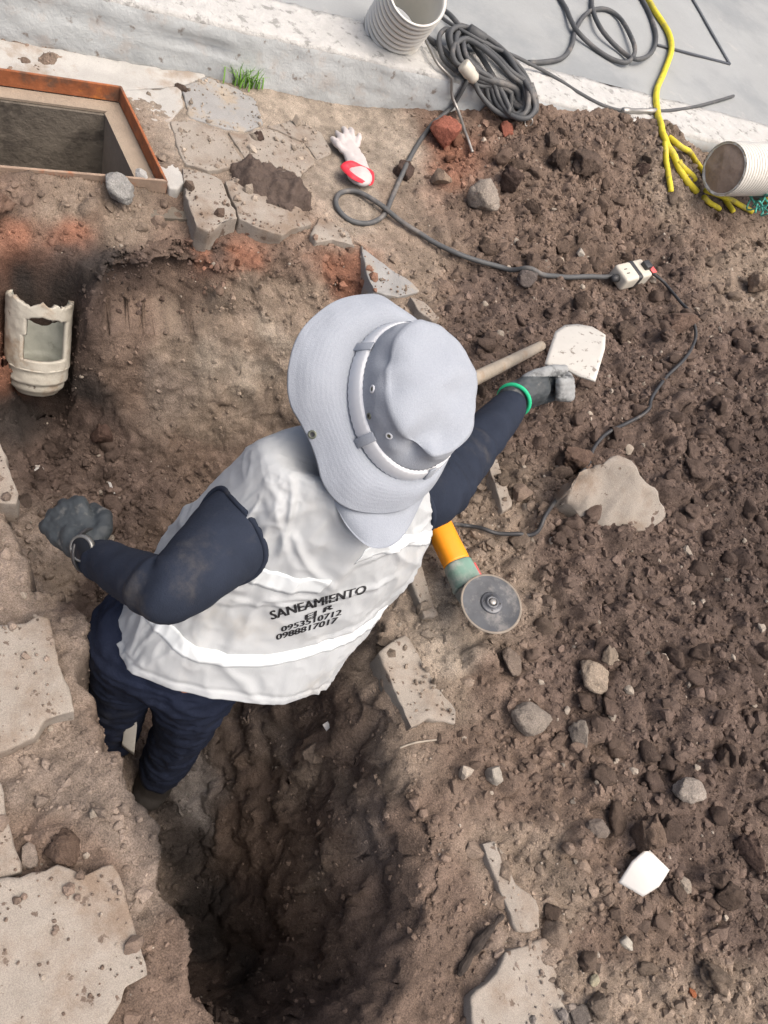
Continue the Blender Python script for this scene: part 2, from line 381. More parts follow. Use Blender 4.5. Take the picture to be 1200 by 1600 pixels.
M['denim'] = mat('denim', (.012, .017, .035), rough=.85, var=.25, vscale=10, bump=.5, bscale=18, bdist=.01, second=(.03, .034, .046), sec_scale=6, sec_lo=.55, sec_hi=.75, weave=900, spec=.2)
M['glove'] = mat('glove', (.042, .050, .055), rough=.65, var=.25, vscale=25, bump=.4, bscale=110, bdist=.002, second=(.17, .165, .15), sec_scale=26, sec_lo=.56, sec_hi=.76, spec=.4)
M['glove_palm'] = mat('glove_palm', (.24, .25, .25), rough=.7, var=.25, vscale=25, bump=.4, bscale=110, bdist=.002, second=(.10, .105, .105), sec_scale=28)
M['skin'] = mat('skin', (.42, .20, .13), rough=.55, var=.1, vscale=40, bump=.1, bscale=200, bdist=.001)
M['hair'] = mat('hair', (.02, .016, .013), rough=.6, var=.2, bump=.5, bscale=90)
M['hat'] = mat('hat', (.285, .312, .352), rough=.85, var=.05, vscale=10, bump=.18, bscale=40, bdist=.003, weave=520, fine=.05, fscale=420, sheen=.1, spec=.2)
M['hat_band'] = mat('hat_band', (.62, .64, .66), rough=.8, var=.05, vscale=30, bump=.2, bscale=200, bdist=.001)
M['brass'] = mat('brass', (.16, .17, .13), rough=.4, metal=.6, var=.1, bump=0)
M['watch_case'] = mat('watch_case', (.22, .22, .21), rough=.4, metal=.6, var=.2, vscale=60, bump=.1)
M['watch_glass'] = mat('watch_glass', (.012, .013, .017), rough=.12, var=0, bump=0, spec=.6)
M['green_cuff'] = mat('green_cuff', (.02, .44, .21), rough=.7, var=.1, bump=.2, bscale=200)
M['boot'] = mat('boot', (.03, .027, .025), rough=.8, var=.3, vscale=20, bump=.5, bscale=80)
M['pvc_groove'] = mat('pvc_groove', (.36, .335, .29), rough=.8, var=.3, vscale=20, bump=.3)

# ------------------------------------------------------------------ the lie of the land
SLAB_Z = 0.15
kA, kB = pz(0, 50, 0)[:2], pz(850, 226, 0)[:2]
KE = (kB-kA)/np.linalg.norm(kB-kA); KN = np.array([-KE[1], KE[0]])          # along the kerb, away from the dig
def kcoord(Q): q = np.atleast_2d(Q)[:, :2]-kA; return q@KE, q@KN

T_CTL = [(275,130,-.008),(400,200,-.002),(480,300,-.001),(330,270,-.004),(560,180,-.004),(560,330,-.006),(450,150,-.006),(430,330,-.012),(250,120,-.01),
 (100,330,-.015),(0,330,-.015),(200,325,-.015),(260,312,-.02),(0,372,-.05),(100,378,-.05),(200,365,-.05),
 (650,200,.02),(700,250,.03),(800,290,.07),(950,265,.115),(760,212,.07),(850,238,.11),(1000,258,.13),(1080,280,.12),(1100,330,.05),(700,400,.0),(850,400,.04),(1000,400,.05),(1190,420,.05),(1100,500,.06),(900,480,.04),(750,500,.0),
 (950,600,.06),(1150,650,.08),(800,650,.02),(1050,750,.09),(1190,800,.11),(850,800,.03),(950,900,.07),(1100,950,.10),(750,850,.0),(720,950,0),(800,1050,.02),(950,1050,.05),(1150,1100,.09),
 (750,1200,0),(900,1200,.03),(1100,1250,.06),(700,1300,-.01),(850,1350,0),(1000,1400,.03),(1150,1450,.05),(800,1550,-.01),(950,1550,0),(1150,1590,.03),(660,1100,-.01),
 (50,900,-.03),(30,1050,-.03),(100,1200,-.03),(150,1300,-.02),(150,1400,-.02),(50,1500,-.03),(200,1580,-.03),(20,1300,-.03),(0,850,-.02),(260,1590,-.03),
 (-200,700,-.02),(-200,1100,-.02),(-200,1500,-.02),(1350,300,.05),(1400,800,.1),(1400,1300,.06),(600,1800,-.02),(1100,1800,0),(100,1800,-.02),(-100,200,-.02),(-300,300,-.02),(1300,200,.02)]
RIM = [(-260,520),(-150,430),(-60,405),(0,398),(60,402),(110,408),(180,388),(240,372),(300,366),(360,372),(420,385),(480,372),(530,374),(562,384),(580,440),(610,470),(650,490),(690,560),(705,640),(700,720),(686,800),(650,850),
 (628,905),(604,960),(596,1020),(610,1090),(640,1150),(650,1230),(660,1330),(670,1430),(640,1520),(590,1580),(480,1640),(390,1640),(345,1580),(328,1530),(305,1470),(270,1400),(258,1370),(266,1325),(240,1280),(218,1230),(202,1180),(168,1130),(150,1060),(140,990),(105,935),(70,875),(42,815),(15,760),(-20,690),(-120,660),(-260,640)]
P_CTL = [(-200,520,-.25),(-100,470,-.1),(-100,600,-.4),(0,425,-.045),(50,432,-.045),(150,430,-.045),(250,410,-.045),(320,400,-.045),(400,412,-.045),(470,405,-.04),(530,405,-.035),
 (0,480,-.12),(100,470,-.105),(230,460,-.10),(320,450,-.095),(400,480,-.12),(480,450,-.085),(540,450,-.07),(560,520,-.12),(300,540,-.23),(420,600,-.30),(200,540,-.24),(250,620,-.36),(350,620,-.35),(330,680,-.46),(430,700,-.46),(120,560,-.27),(50,560,-.30),(50,620,-.46),(110,620,-.42),(100,700,-.53),(200,750,-.56),(60,760,-.53),(250,850,-.62),(180,920,-.65),(120,900,-.62),
 (600,520,-.06),(640,600,-.16),(670,700,-.1),(650,760,-.12),(630,850,-.08),(550,800,-.36),(450,900,-.55),(560,950,-.18),
 (180,1080,-.78),(250,1220,-.80),(300,1300,-.82),(310,1400,-.84),(335,1470,-.83),(365,1500,-.77),
 (340,1250,-.78),(352,1350,-.79),(395,1450,-.66),(420,1150,-.52),(450,1250,-.46),(480,1350,-.42),(500,1450,-.36),
 (500,1070,-.27),(560,1040,-.10),(540,1180,-.22),(575,1150,-.13),(570,1300,-.17),(610,1230,-.08),(600,1400,-.13),(630,1350,-.06),(630,1450,-.07),(560,1500,-.2),(450,1540,-.36),(390,1560,-.42),(420,1600,-.26),(520,1590,-.13),(350,1545,-.62)]
_rimxy = np.array([pz(u, v, 0)[:2] for u, v in RIM])
P_X = [(*pz(u, v, 0)[:2], z) for u, v, z in ((328,1530,-.72),(305,1470,-.76),(262,1370,-.78),(266,1325,-.78),(218,1230,-.78),(168,1130,-.76),(140,990,-.68),(70,875,-.6),(15,760,-.55))]
P_X += [(*( pz(u, v, 0)[:2]+np.array([.04,.06])), z) for u, v, z in ((328,1530,-.8),(262,1370,-.82),(218,1230,-.80),(140,990,-.68))]
def axis(lo, hi, step, far):
    core = np.arange(lo, hi+step/2, step); g = step; out = []; p = 0
    while p < far: g *= 1.35; p += g; out.append(p)
    out = np.array(out); return np.concatenate([(lo-out)[::-1], core, hi+out])
gx = axis(-1.72, 1.30, .0052, 45); gy = axis(-.28, 3.60, .0062, 45)
GX, GY = np.meshgrid(gx, gy); Q = np.stack([GX.ravel(), GY.ravel()], 1)
# coarse spline grids, then bilinear up to the fine one
cx = np.linspace(-2.2, 1.8, 161); cy = np.linspace(-.9, 4.1, 201); CX, CY = np.meshgrid(cx, cy); CQ = np.stack([CX.ravel(), CY.ravel()], 1)
_tc = np.array([(*pz(u, v, z)[:2], z) for u, v, z in T_CTL])
_pc = np.array([(*pz(u, v, z)[:2], z) for u, v, z in P_CTL]+P_X)
Tg = np.clip(tps(_tc[:, :2], _tc[:, 2], CQ), -.06, .16).reshape(CX.shape)
Pg = np.clip(tps(_pc[:, :2], _pc[:, 2], CQ), -.97, -.0).reshape(CX.shape)
def bil(G, Q_, ax, ay):
    i = np.clip(np.searchsorted(ax, Q_[:, 0])-1, 0, len(ax)-2); j = np.clip(np.searchsorted(ay, Q_[:, 1])-1, 0, len(ay)-2)
    fx = np.clip((Q_[:, 0]-ax[i])/(ax[i+1]-ax[i]), 0, 1); fy = np.clip((Q_[:, 1]-ay[j])/(ay[j+1]-ay[j]), 0, 1)
    return G[j, i]*(1-fx)*(1-fy)+G[j, i+1]*fx*(1-fy)+G[j+1, i]*(1-fx)*fy+G[j+1, i+1]*fx*fy
Q3 = np.column_stack([Q, np.zeros(len(Q))])
core = (Q[:, 0] > -2.1) & (Q[:, 0] < 1.7) & (Q[:, 1] > -.8) & (Q[:, 1] < 4.0)
T = bil(Tg, Q, cx, cy)*np.where(core, 1, 0)
P = bil(Pg, Q, cx, cy)
sdn = np.full(len(Q), -5.0); sdn[core] = poly_sd(_rimxy, Q[core])
uv0 = np.stack(proj(np.column_stack([Q, np.zeros(len(Q))])), 1)
wob = np.zeros(len(Q)); wob[core] = .026*fbm(Q3[core]*9, 4, 3)+.013*fbm(Q3[core]*34, 3, 5)*np.where(uv0[core, 1] > 700, 1, .35)
sdw = sdn+wob
soft = sstep(430, 560, uv0[:, 0])*sstep(820, 980, uv0[:, 1])                    # the worn right bank slopes over gently
pit = sstep(-.012-.07*soft, .022+.10*soft, sdw)
h = T+(np.minimum(P, T)-T)*pit
# chamber shaft: the soil stays below the box
CH_F = [(-330, 233), (262, 285)]; CH_B = [(-330, 53), (190, 135)]
FZ = .015
chA, chB = pz(190, 137, FZ), pz(262, 286, FZ); chD, chC = pz(-330, 60, FZ), pz(-330, 236, FZ)
ch_sd = np.full(len(Q), -5.0); ch_sd[core] = poly_sd([p[:2] for p in (chA, chB, chC, chD)], Q[core])
h = np.where(ch_sd > .001, -1.0, h)
ks, kn = kcoord(Q)
h = np.where(kn > .03, np.minimum(h, -.03), h)
UV = np.zeros((len(Q), 2)); UV[core] = np.stack(proj(np.column_stack([Q[core], h[core]])), 1)
# how lumpy: loose crumbs on the heap, beaten earth round the pavers
LUMP = [(900,700,1),(1100,600,1),(1100,900,1),(950,1000,1),(1100,1200,1),(800,780,.9),(760,600,1),(900,350,1),(780,300,1),(1050,450,1),(1000,1300,.9),(850,1150,.9),(1150,1500,1),(850,1300,.7),(900,1500,.7),(720,1100,.4),(720,1000,.35),
 (700,1300,.4),(560,250,.08),(480,200,.06),(350,200,.05),(600,330,.15),(560,150,.1),(640,420,.3),(700,480,.7),(100,320,.5),(200,340,.5),(50,400,.6),(300,480,.5),(350,600,.2),(400,520,.3),(450,650,.2),(300,620,.2),(280,700,.35),(200,480,.4),(300,450,.4),(150,700,1),(80,720,1),(200,820,.9),(100,600,.6),(500,430,.4),
 (50,850,.45),(100,1000,.45),(150,1250,.5),(200,1400,.5),(100,1350,.5),(250,1550,.4),(500,1200,.04),(450,1350,.04),(550,1350,.05),(610,1150,.25),(660,1250,.35),(650,1400,.35),(540,1100,.08),(420,1200,.04),(480,1280,.04),(400,1380,.06),(480,1450,.2),(480,1550,.5),(300,1350,.3),(620,1500,.4),(650,1060,.3),(1150,400,.5),(1190,330,.4),(1000,330,.9)]
def field(ctl, uv, p=2.2, k=8):
    C_ = np.array([c[:2] for c in ctl], float); W_ = np.array([c[2:] for c in ctl], float); out = np.empty((len(uv), W_.shape[1]))
    for i in range(0, len(uv), 40000):
        d = ((uv[i:i+40000, None, :]-C_[None])**2).sum(-1)+200.0
        wt = d**(-p); out[i:i+40000] = (wt@W_)/wt.sum(1)[:, None]
    return out
warp = np.zeros((len(Q), 2)); warp[core, 0] = 30*fbm(Q3[core]*6, 4, 31)+9*fbm(Q3[core]*30, 2, 35); warp[core, 1] = 30*fbm(Q3[core]*6+50, 4, 33)+9*fbm(Q3[core]*30+9, 2, 37)
lump = np.zeros(len(Q)); lump[core] = field(LUMP, UV[core]+warp[core])[:, 0]
lc = lump[core]
_g0, _g1 = np.gradient(h.reshape(len(gy), len(gx)), gy, gx); calm = 1/(1+.6*np.minimum(np.hypot(_g0, _g1).ravel(), 6)**2)
h[core] += calm[core]*(.022*lc*fbm(Q3[core]*7, 4, 9)+.015*(lc+.08)*fbm(Q3[core]*28, 4, 15)+.0065*(.2+lc)*fbm(Q3[core]*95, 3, 21)+.010*pit[core]*fbm(Q3[core]*16, 4, 19))[:]*(ch_sd[core] < 0)
# embedded lumps pressed into the sheet
nx, ny = len(gx), len(gy); Hh = h.reshape(ny, nx); Lm = lump.reshape(ny, nx)
i0 = int(np.searchsorted(gx, -1.7)); j0 = int(np.searchsorted(gy, -.26))
NZ = np.zeros(len(Q)); NZ[core] = fbm(Q3[core]*55, 4, 27, .6)
NZ = NZ.reshape(ny, nx)
for k in range(8000):
    x = RNG.uniform(-1.6, 1.28); y = RNG.uniform(-.25, 3.3)
    ix = int(np.searchsorted(gx, x)); iy = int(np.searchsorted(gy, y))
    l = Lm[iy, ix]
    if l < .3 or RNG.random() > l*1.1: continue
    r = min(.034, .009*(1-RNG.random())**(-1/2.2)); rx = int(r/.0052)+1; ry = int(r/.0062)+1
    ys = slice(max(iy-ry, 0), iy+ry+1); xs = slice(max(ix-rx, 0), ix+rx+1)
    if np.ptp(Hh[ys, xs]) > r*1.8: continue
    dx = (GX[ys, xs]-x)/r; dy = (GY[ys, xs]-y)/r; a = RNG.uniform(0, 3.14); el = RNG.uniform(.75, 1.3)
    d2 = ((dx*math.cos(a)+dy*math.sin(a))*el)**2+((dy*math.cos(a)-dx*math.sin(a))/el)**2
    base_ = Hh[iy, ix]; nz = NZ[ys, xs]; d2 = d2*(1+.7*nz)+.15*nz
    dome = base_-r*.35+r*RNG.uniform(.7, 1.15)*np.clip(1-d2, 0, 1)**.6+r*.22*nz
    sub = Hh[ys, xs]; ok = (d2 < 1) & (np.abs(sub-base_) < r*1.2)
    sub[ok] = np.maximum(sub[ok], dome[ok])
h = Hh.ravel()
# bed of the old drain pipe
Pn, Pf = pz(57, 604, -.385), pz(63, 462, -.175); _ax2 = (Pf-Pn)[:2]
_tr = ((Q-Pn[:2])@_ax2)/(_ax2@_ax2); _lat = np.abs((Q-Pn[:2])@np.array([-_ax2[1], _ax2[0]]))/np.linalg.norm(_ax2)
_tc2 = np.clip(_tr, -.1, 1.0); _bed = Pn[2]+_tc2*(Pf[2]-Pn[2])-np.sqrt(np.maximum(.088**2-_lat**2, 0))*2.15+np.maximum(_tr-1.0, 0)*1.0+np.maximum(_lat-.078, 0)*3.5
_pb = (_lat < .15) & (_tr < 1.5) & (_tr > -.12); h = np.where(_pb, np.minimum(h, _bed), h)
# soil colours: kinds of earth, dry to wet, plus trench shade painted in dark
TN2 = (.208, .168, .138)
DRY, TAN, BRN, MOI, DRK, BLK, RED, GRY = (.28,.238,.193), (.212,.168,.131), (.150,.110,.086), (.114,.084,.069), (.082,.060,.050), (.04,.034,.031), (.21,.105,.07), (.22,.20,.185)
SOIL = [(u, v, *c) for u, v, c in [
 (480,200,DRY),(560,180,DRY),(560,330,DRY),(620,330,TAN),(450,150,DRY),(600,240,DRY),(640,420,TAN),(350,200,DRY),(420,310,DRY),(300,130,DRY),(540,290,DRY),(700,200,BRN),(690,230,RED),
 (100,320,TAN),(30,330,BRN),(200,335,TAN),(100,370,RED),(20,375,RED),(200,360,TAN),(270,345,BRN),(60,340,TAN),
 (300,412,DRK),(180,425,BLK),(120,445,BLK),(350,408,DRK),(50,430,BLK),(150,430,BLK),(100,415,DRK),(230,430,DRK),(280,420,BRN),(200,470,DRK),(320,410,RED),(400,430,RED),(460,420,BRN),(520,420,RED),(400,470,TAN),(350,500,TAN),(480,470,TAN),(540,460,RED),(300,480,BRN),(150,490,DRK),  # darkest points under the trench lip paint in its shade
 (320,570,DRY),(400,540,TAN),(390,590,DRY),(430,520,DRY),(440,480,TAN),(350,640,TAN),(280,560,TAN),(430,640,TAN),(230,540,BRN),(200,600,BRN),(260,610,TN2),(300,700,BRN),(380,720,BRN),(130,620,BLK),(30,660,BLK),(10,560,RED),(120,650,DRK),(150,700,MOI),(80,740,DRK),(220,760,MOI),(180,820,MOI),(250,830,BRN),(150,900,DRK),(120,950,DRK),
 (680,460,BRN),(620,480,TAN),(650,470,TAN),(720,520,MOI),(760,450,MOI),(760,330,BRN),(820,290,BRN),(950,280,BRN),(1060,300,TAN),(1000,340,BRN),(1150,400,TAN),(1190,430,TAN),(1130,370,BRN),(1050,420,MOI),(900,400,BRN),(870,340,BRN),
 (850,500,MOI),(1000,550,MOI),(1150,550,MOI),(800,680,MOI),(950,700,MOI),(1100,720,MOI),(1190,700,DRK),(900,860,MOI),(1050,880,MOI),(1180,900,DRK),(950,980,MOI),(1100,1000,MOI),(1190,1100,MOI),(1000,1100,MOI),(880,1050,MOI),(1150,1200,MOI),(1050,1250,MOI),
 (760,780,TAN),(720,860,TAN),(740,930,TAN),(690,930,DRY),(660,900,TAN),(700,1010,DRY),(700,1080,TAN),(760,1050,BRN),(740,1150,BRN),(820,1130,BRN),(900,1220,BRN),(820,1250,BRN),(950,1300,BRN),(1080,1330,MOI),(800,1350,TAN),(880,1400,TAN),(840,1330,TAN),(950,1450,BRN),(1080,1450,BRN),(1180,1450,MOI),(900,1540,TAN),(1000,1560,TAN),(1150,1570,TAN),(860,1580,GRY),
 (50,860,TN2),(30,920,TN2),(110,990,TN2),(130,1060,TN2),(100,1200,TN2),(150,1250,TN2),(190,1300,TN2),(60,1260,TN2),(200,1400,TN2),(240,1370,TN2),(150,1340,BRN),(260,1480,BRN),(250,1560,BRN),(200,1590,BRN),(310,1580,BRN),(300,1520,BRN),(60,1320,BRN),(80,900,TAN),
 (560,1040,TAN),(520,1100,BRN),(600,1180,TAN),(560,1200,BRN),(480,1150,BRN),(430,1200,BRN),(470,1300,BRN),(400,1400,DRK),(350,1420,BLK),(400,1340,BRN),(400,1300,BRN),(450,1380,BRN),(500,1380,TAN),(470,1200,TAN),(540,1240,TAN),(520,1260,BRN),(530,1300,BRN),(580,1300,TN2),(450,1150,TN2),(640,1200,TAN),(640,1300,BRN),(600,1400,BRN),(540,1400,BRN),(480,1450,BRN),(420,1480,DRK),(560,1480,BRN),(640,1500,BRN),(700,1400,BRN),(680,1250,BRN),(620,1580,BRN),(500,1570,DRK),(420,1570,DRK),(380,1540,BLK),  # dark points at the toe of the bank are painted shade
 (250,1250,BLK),(300,1250,GRY),(280,1320,BLK),(300,1400,BLK),(320,1480,BLK),(200,1100,BRN),(240,1100,BRN)]]  # black on the pit floor is shade put into the earth colour
SC = np.array(SOIL)
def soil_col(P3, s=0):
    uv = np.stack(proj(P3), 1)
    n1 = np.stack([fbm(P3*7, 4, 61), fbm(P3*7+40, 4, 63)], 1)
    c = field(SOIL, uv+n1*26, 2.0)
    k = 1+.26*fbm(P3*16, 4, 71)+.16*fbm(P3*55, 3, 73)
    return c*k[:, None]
colr = np.tile(np.array(BRN), (len(Q), 1))
V = np.column_stack([Q, h])
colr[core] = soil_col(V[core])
# pale dust on level earth in the dug slope
# undercut below the paver edge and the chamber lip
far = core & (sdn > -.02) & (sdn < .14) & (h < -.02)
kn_r = kn
band = sstep(-.03, -.10, h)*(1-sstep(-.20, -.42, h))*sstep(-1.9, -1.2, kn)*far*(UV[:, 1] < 520)
band *= 1-sstep(260, 380, UV[:, 0])*.75
band = np.where(_pb, 0, band)
V[:, 0] += KN[0]*.10*band; V[:, 1] += KN[1]*.10*band
# ragged walls
wall = core & (pit > .3) & ~(_pb & (_lat < .085) & (_tr < 1.02))
_wv = V[wall]
V[wall] += np.column_stack([fbm(_wv*14, 3, 81), fbm(_wv*14+30, 3, 83), .5*fbm(_wv*16+60, 3, 85)])*(.013+.006*((uv0[wall, 1] > 750) & (uv0[wall, 1] < 1420)))[:, None]+np.column_stack([fbm(_wv*60, 3, 87), fbm(_wv*60+30, 3, 88), fbm(_wv*60+60, 3, 89)])*.006
_sb = wall & (uv0[:, 0] > 330) & (uv0[:, 1] > 1000); _wv = V[_sb]; _al = _wv[:, 0]*.594-_wv[:, 1]*.804; _ac = _wv[:, 0]*.804+_wv[:, 1]*.594
_rg = (1-np.abs(fbm(np.column_stack([_al*17, _ac*4, _wv[:, 2]*5]), 3, 91)))**3-.4; _rh = (1-np.abs(fbm(np.column_stack([_al*5, _ac*6, _wv[:, 2]*11])+7, 3, 96)))**5-.2
_pm = sstep(.3, .9, pit[_sb])[:, None]
V[_sb] += np.array([.55, .40, .75])*(-.014*_rg-.013*_rh-.008*((1-np.abs(fbm(np.column_stack([_al*38, _ac*5, _wv[:, 2]*6])+3, 3, 97)))**3-.4))[:, None]*_pm*(1-sstep(1450, 1540, uv0[_sb, 1]))[:, None]
V[_sb] += np.column_stack([fbm(_wv*45, 4, 93, .65), fbm(_wv*45+30, 4, 94, .65), fbm(_wv*45+60, 4, 95, .65)])*.005
idx = np.arange(nx*ny).reshape(ny, nx)
quads = np.stack([idx[:-1, :-1], idx[:-1, 1:], idx[1:, 1:], idx[1:, :-1]], -1).reshape(-1, 4)
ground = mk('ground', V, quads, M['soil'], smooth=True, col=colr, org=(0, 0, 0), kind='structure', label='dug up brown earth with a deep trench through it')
HG = h.reshape(ny, nx)
def gz(x, y): return float(bil(HG, np.array([[x, y]]), gx, gy)[0])
def top_z(x, y):
    s_, n_ = kcoord((x, y))
    return SLAB_Z if n_[0] > 0.0 else gz(x, y)
def gnd(Q_):
    Q_ = np.atleast_2d(np.asarray(Q_, float))[:, :2]; n_ = kcoord(Q_)[1]
    return np.where(n_ > 0.0, SLAB_Z, bil(HG, Q_, gx, gy))
def hit(u, v, lift=0.0):
    d = ray(u, v); t = np.arange(.7, 6.0, .004); Pp = CP+t[:, None]*d
    g = gnd(Pp)+lift; k = np.argmax(Pp[:, 2] <= g)
    return Pp[k] if Pp[k, 2] <= g[k] else pz(u, v, 0)
def gnormal(x, y, e=.03):
    return nrm([-(gz(x+e, y)-gz(x-e, y))/(2*e), -(gz(x, y+e)-gz(x, y-e))/(2*e), 1])

# ------------------------------------------------------------------ kerb and concrete pavement
def kpt(s_, n_, z): p = kA+s_*KE+n_*KN; return np.array([p[0], p[1], z])
KW = .20
ss = np.concatenate([np.arange(-40, -2, 4.0), np.arange(-2, 7, .02), np.arange(7, 45, 4.0)])
prof = [(.0, -.25), (.0, .0), (.003, .06), (.006, .10), (.010, .137), (.014, .146), (.022, .1495), (.05, .150), (.10, .151), (.16, .150), (KW, .149), (KW, -.25)]
prof2 = []
for a, b in zip(prof[:-1], prof[1:]):
    kk = max(1, int(math.hypot(b[0]-a[0], b[1]-a[1])/.014))
    for q in range(kk): prof2.append((a[0]+(b[0]-a[0])*q/kk, a[1]+(b[1]-a[1])*q/kk))
prof2.append(prof[-1]); npf = len(prof2)
KV = np.array([kpt(s_, n_, z) for s_ in ss for n_, z in prof2])
sI = np.repeat(ss, npf); nI = np.tile([p[0] for p in prof2], len(ss)); zI = np.tile([p[1] for p in prof2], len(ss))
kP = np.column_stack([sI, nI, zI])
amp = np.where(zI > -.05, 1, 0)
dn = amp*(.006*fbm(kP*8, 3, 101)+.004*fbm(kP*35, 3, 103)); dz = amp*(.003*fbm(kP*9, 3, 105)+.0022*fbm(kP*60, 2, 107))*(zI > .12)
# the render line cracked along the face
crack = np.exp(-((zI-.085-.012*fbm(kP*[2, 0, 0]+3, 3, 111))/.006)**2)*(nI < .05)
dn += .012*crack*amp
KV[:, 0] += KN[0]*dn; KV[:, 1] += KN[1]*dn; KV[:, 2] += dz
KF = []; KM = []
for i in range(len(ss)-1):
    for j in range(npf-1):
        KF.append((i*npf+j, (i+1)*npf+j, (i+1)*npf+j+1, i*npf+j+1)); KM.append(1 if (prof2[j][1] < .137 and prof2[j][0] < .05) else 0)
mk('kerb', KV, np.array(KF)[:, ::-1], [M['kerb_top'], M['kerb_face']], mi=KM, org=(0, 0, 0), kind='structure', label='rough concrete kerb with a whitish top')
# slab behind the kerb: a sheet with a slightly sunk joint and a raised panel corner
sv = np.concatenate([np.arange(-45, -2, 5.0), np.arange(-2, 7, .05), np.arange(7, 45, 5.0)]); nv = np.concatenate([np.arange(KW, 4, .05), np.arange(4, 45, 5.0)])
SG, NG = np.meshgrid(sv, nv); sp = np.stack([SG.ravel(), NG.ravel(), np.zeros(SG.size)], 1)
SV = np.array([kpt(a, b, .0) for a, b in sp[:, :2]]); SV[:, 2] = .146+.004*fbm(sp*1.5, 3, 121)+.0015*fbm(sp*9, 2, 123)
ix2 = np.arange(SG.size).reshape(SG.shape)
mk('pavement', SV, np.stack([ix2[:-1, :-1], ix2[:-1, 1:], ix2[1:, 1:], ix2[1:, :-1]], -1).reshape(-1, 4), M['slab'], org=(0, 0, 0), kind='structure', label='pale concrete pavement slab behind the kerb')

# ------------------------------------------------------------------ loose soil, clods and stones
def ico(sub):
    bm = bmesh.new(); bmesh.ops.create_icosphere(bm, subdivisions=sub, radius=1.0)
    bm.verts.index_update()
    v = np.array([q.co[:] for q in bm.verts]); f = np.array([[q.index for q in g.verts] for g in bm.faces]); bm.free(); return v, f
ICO = {k: ico(k) for k in (1, 2, 3, 4)}
def lumpy(sub, s, kind='clod'):
    v, f = ICO[sub]; v = v.copy(); r = np.random.default_rng(s)
    if kind == 'clod':
        d = 1+.42*fbm(v*1.4+s, 3, s)+.30*np.abs(fbm(v*3.3+s, 3, s+3))+(.11*fbm(v*7+s, 3, s+5) if sub > 2 else 0)
        v = v*d[:, None]
        for _ in range(7):
            n_ = nrm(r.normal(size=3)); c = r.uniform(.5, .85); p = v@n_; v -= (np.maximum(p-c, 0)*.85)[:, None]*n_
        if sub > 2: v *= (1+.07*fbm(v*11+s, 3, s+9, .7)+.04*np.abs(fbm(v*24+s, 2, s+12)))[:, None]
    else:                                   # stone: broken flat faces
        v = v*(1+.2*fbm(v*1.2+s, 2, s))[:, None]
        for _ in range(9):
            n_ = nrm(r.normal(size=3)); c = r.uniform(.5, .82); p = v@n_; v -= (np.maximum(p-c, 0)*.95)[:, None]*n_
        v *= (1+.07*fbm(v*4+s, 3, s+9)+(.06*fbm(v*12+s, 3, s+4, .7) if sub > 2 else 0))[:, None]
    return v*np.array([1, r.uniform(.75, 1), r.uniform(.6, .85)]), f
def rotm(r):
    q = r.normal(size=4); q /= np.linalg.norm(q); w_, x, y, z = q
    return np.array([[1-2*(y*y+z*z), 2*(x*y-z*w_), 2*(x*z+y*w_)], [2*(x*y+z*w_), 1-2*(x*x+z*z), 2*(y*z-x*w_)], [2*(x*z-y*w_), 2*(y*z+x*w_), 1-2*(x*x+y*y)]])
def scatter(n, rmin, rmax, pw, lo_l, area=(-1.6, 1.28, -.25, 3.25), seed=5, power=1.0):
    r = np.random.default_rng(seed); x = r.uniform(area[0], area[1], n); y = r.uniform(area[2], area[3], n); q = np.column_stack([x, y])
    l = bil(Lm, q, gx, gy); sn_ = kcoord(q)[1]
    u, v = proj(np.column_stack([q, gnd(q)]))
    chd = poly_sd([p[:2] for p in (chA, chB, chC, chD)], q)
    e = .012; slope = np.hypot(bil(HG, q+[e, 0], gx, gy)-bil(HG, q-[e, 0], gx, gy), bil(HG, q+[0, e], gx, gy)-bil(HG, q-[0, e], gx, gy))/(2*e)
    ok = (l > lo_l) & (r.random(n) < l**power) & (sn_ < -.004) & (u > -60) & (u < 1260) & (v > -40) & (v < 1660) & (chd < -.02) & (slope < 1.3)
    q = q[ok]; rad = rmin*(1-r.random(len(q))*(1-(rmin/rmax)**pw))**(-1/pw)
    return q, rad
def crumbs(name, sub, q, rad, label, seed, protos=7, zz=None, pale_p=.025):
    rad = np.minimum(rad, .02)
    r = np.random.default_rng(seed); PR = [lumpy(sub, 100+k)for k in range(protos)]
    z = bil(HG, q, gx, gy) if zz is None else zz; C_ = np.column_stack([q, z-rad*.02]); col0 = soil_col(C_)*r.uniform(.72, 1.3, (len(q), 1))
    pale = r.random(len(q)) < pale_p; col0[pale] = np.array([.30, .26, .215])*r.uniform(.7, 1.2, (pale.sum(), 1))
    kk = r.integers(0, protos, len(q)); nv = len(PR[0][0]); VV = np.empty((len(q), nv, 3)); 
    RM = [rotm(r) for _ in range(64)]; rk = r.integers(0, 64, len(q))
    for k in range(protos):
        for j in range(64):
            s_ = np.where((kk == k) & (rk == j))[0]
            if len(s_): VV[s_] = (PR[k][0]@RM[j].T)[None]*rad[s_, None, None]+C_[s_, None, :]
    f = PR[0][1]; FF = (f[None]+(np.arange(len(q))*nv)[:, None, None]).reshape(-1, 3)
    return mk(name, VV.reshape(-1, 3), FF, M['clod'], smooth=False, col=np.repeat(col0, nv, 0), org=(0, 0, 0), kind='stuff', label=label)
q, rad = scatter(85000, .0026, .008, 1.7, .08, seed=6, power=.8); crumbs('soil_grains', 1, q, rad, 'fine grains of loose earth', 8)
q, rad = scatter(20000, .007, .019, 2.4, .2, seed=9, power=1.5); crumbs('soil_crumbs', 2, q, rad, 'crumbs of loose brown earth', 12)


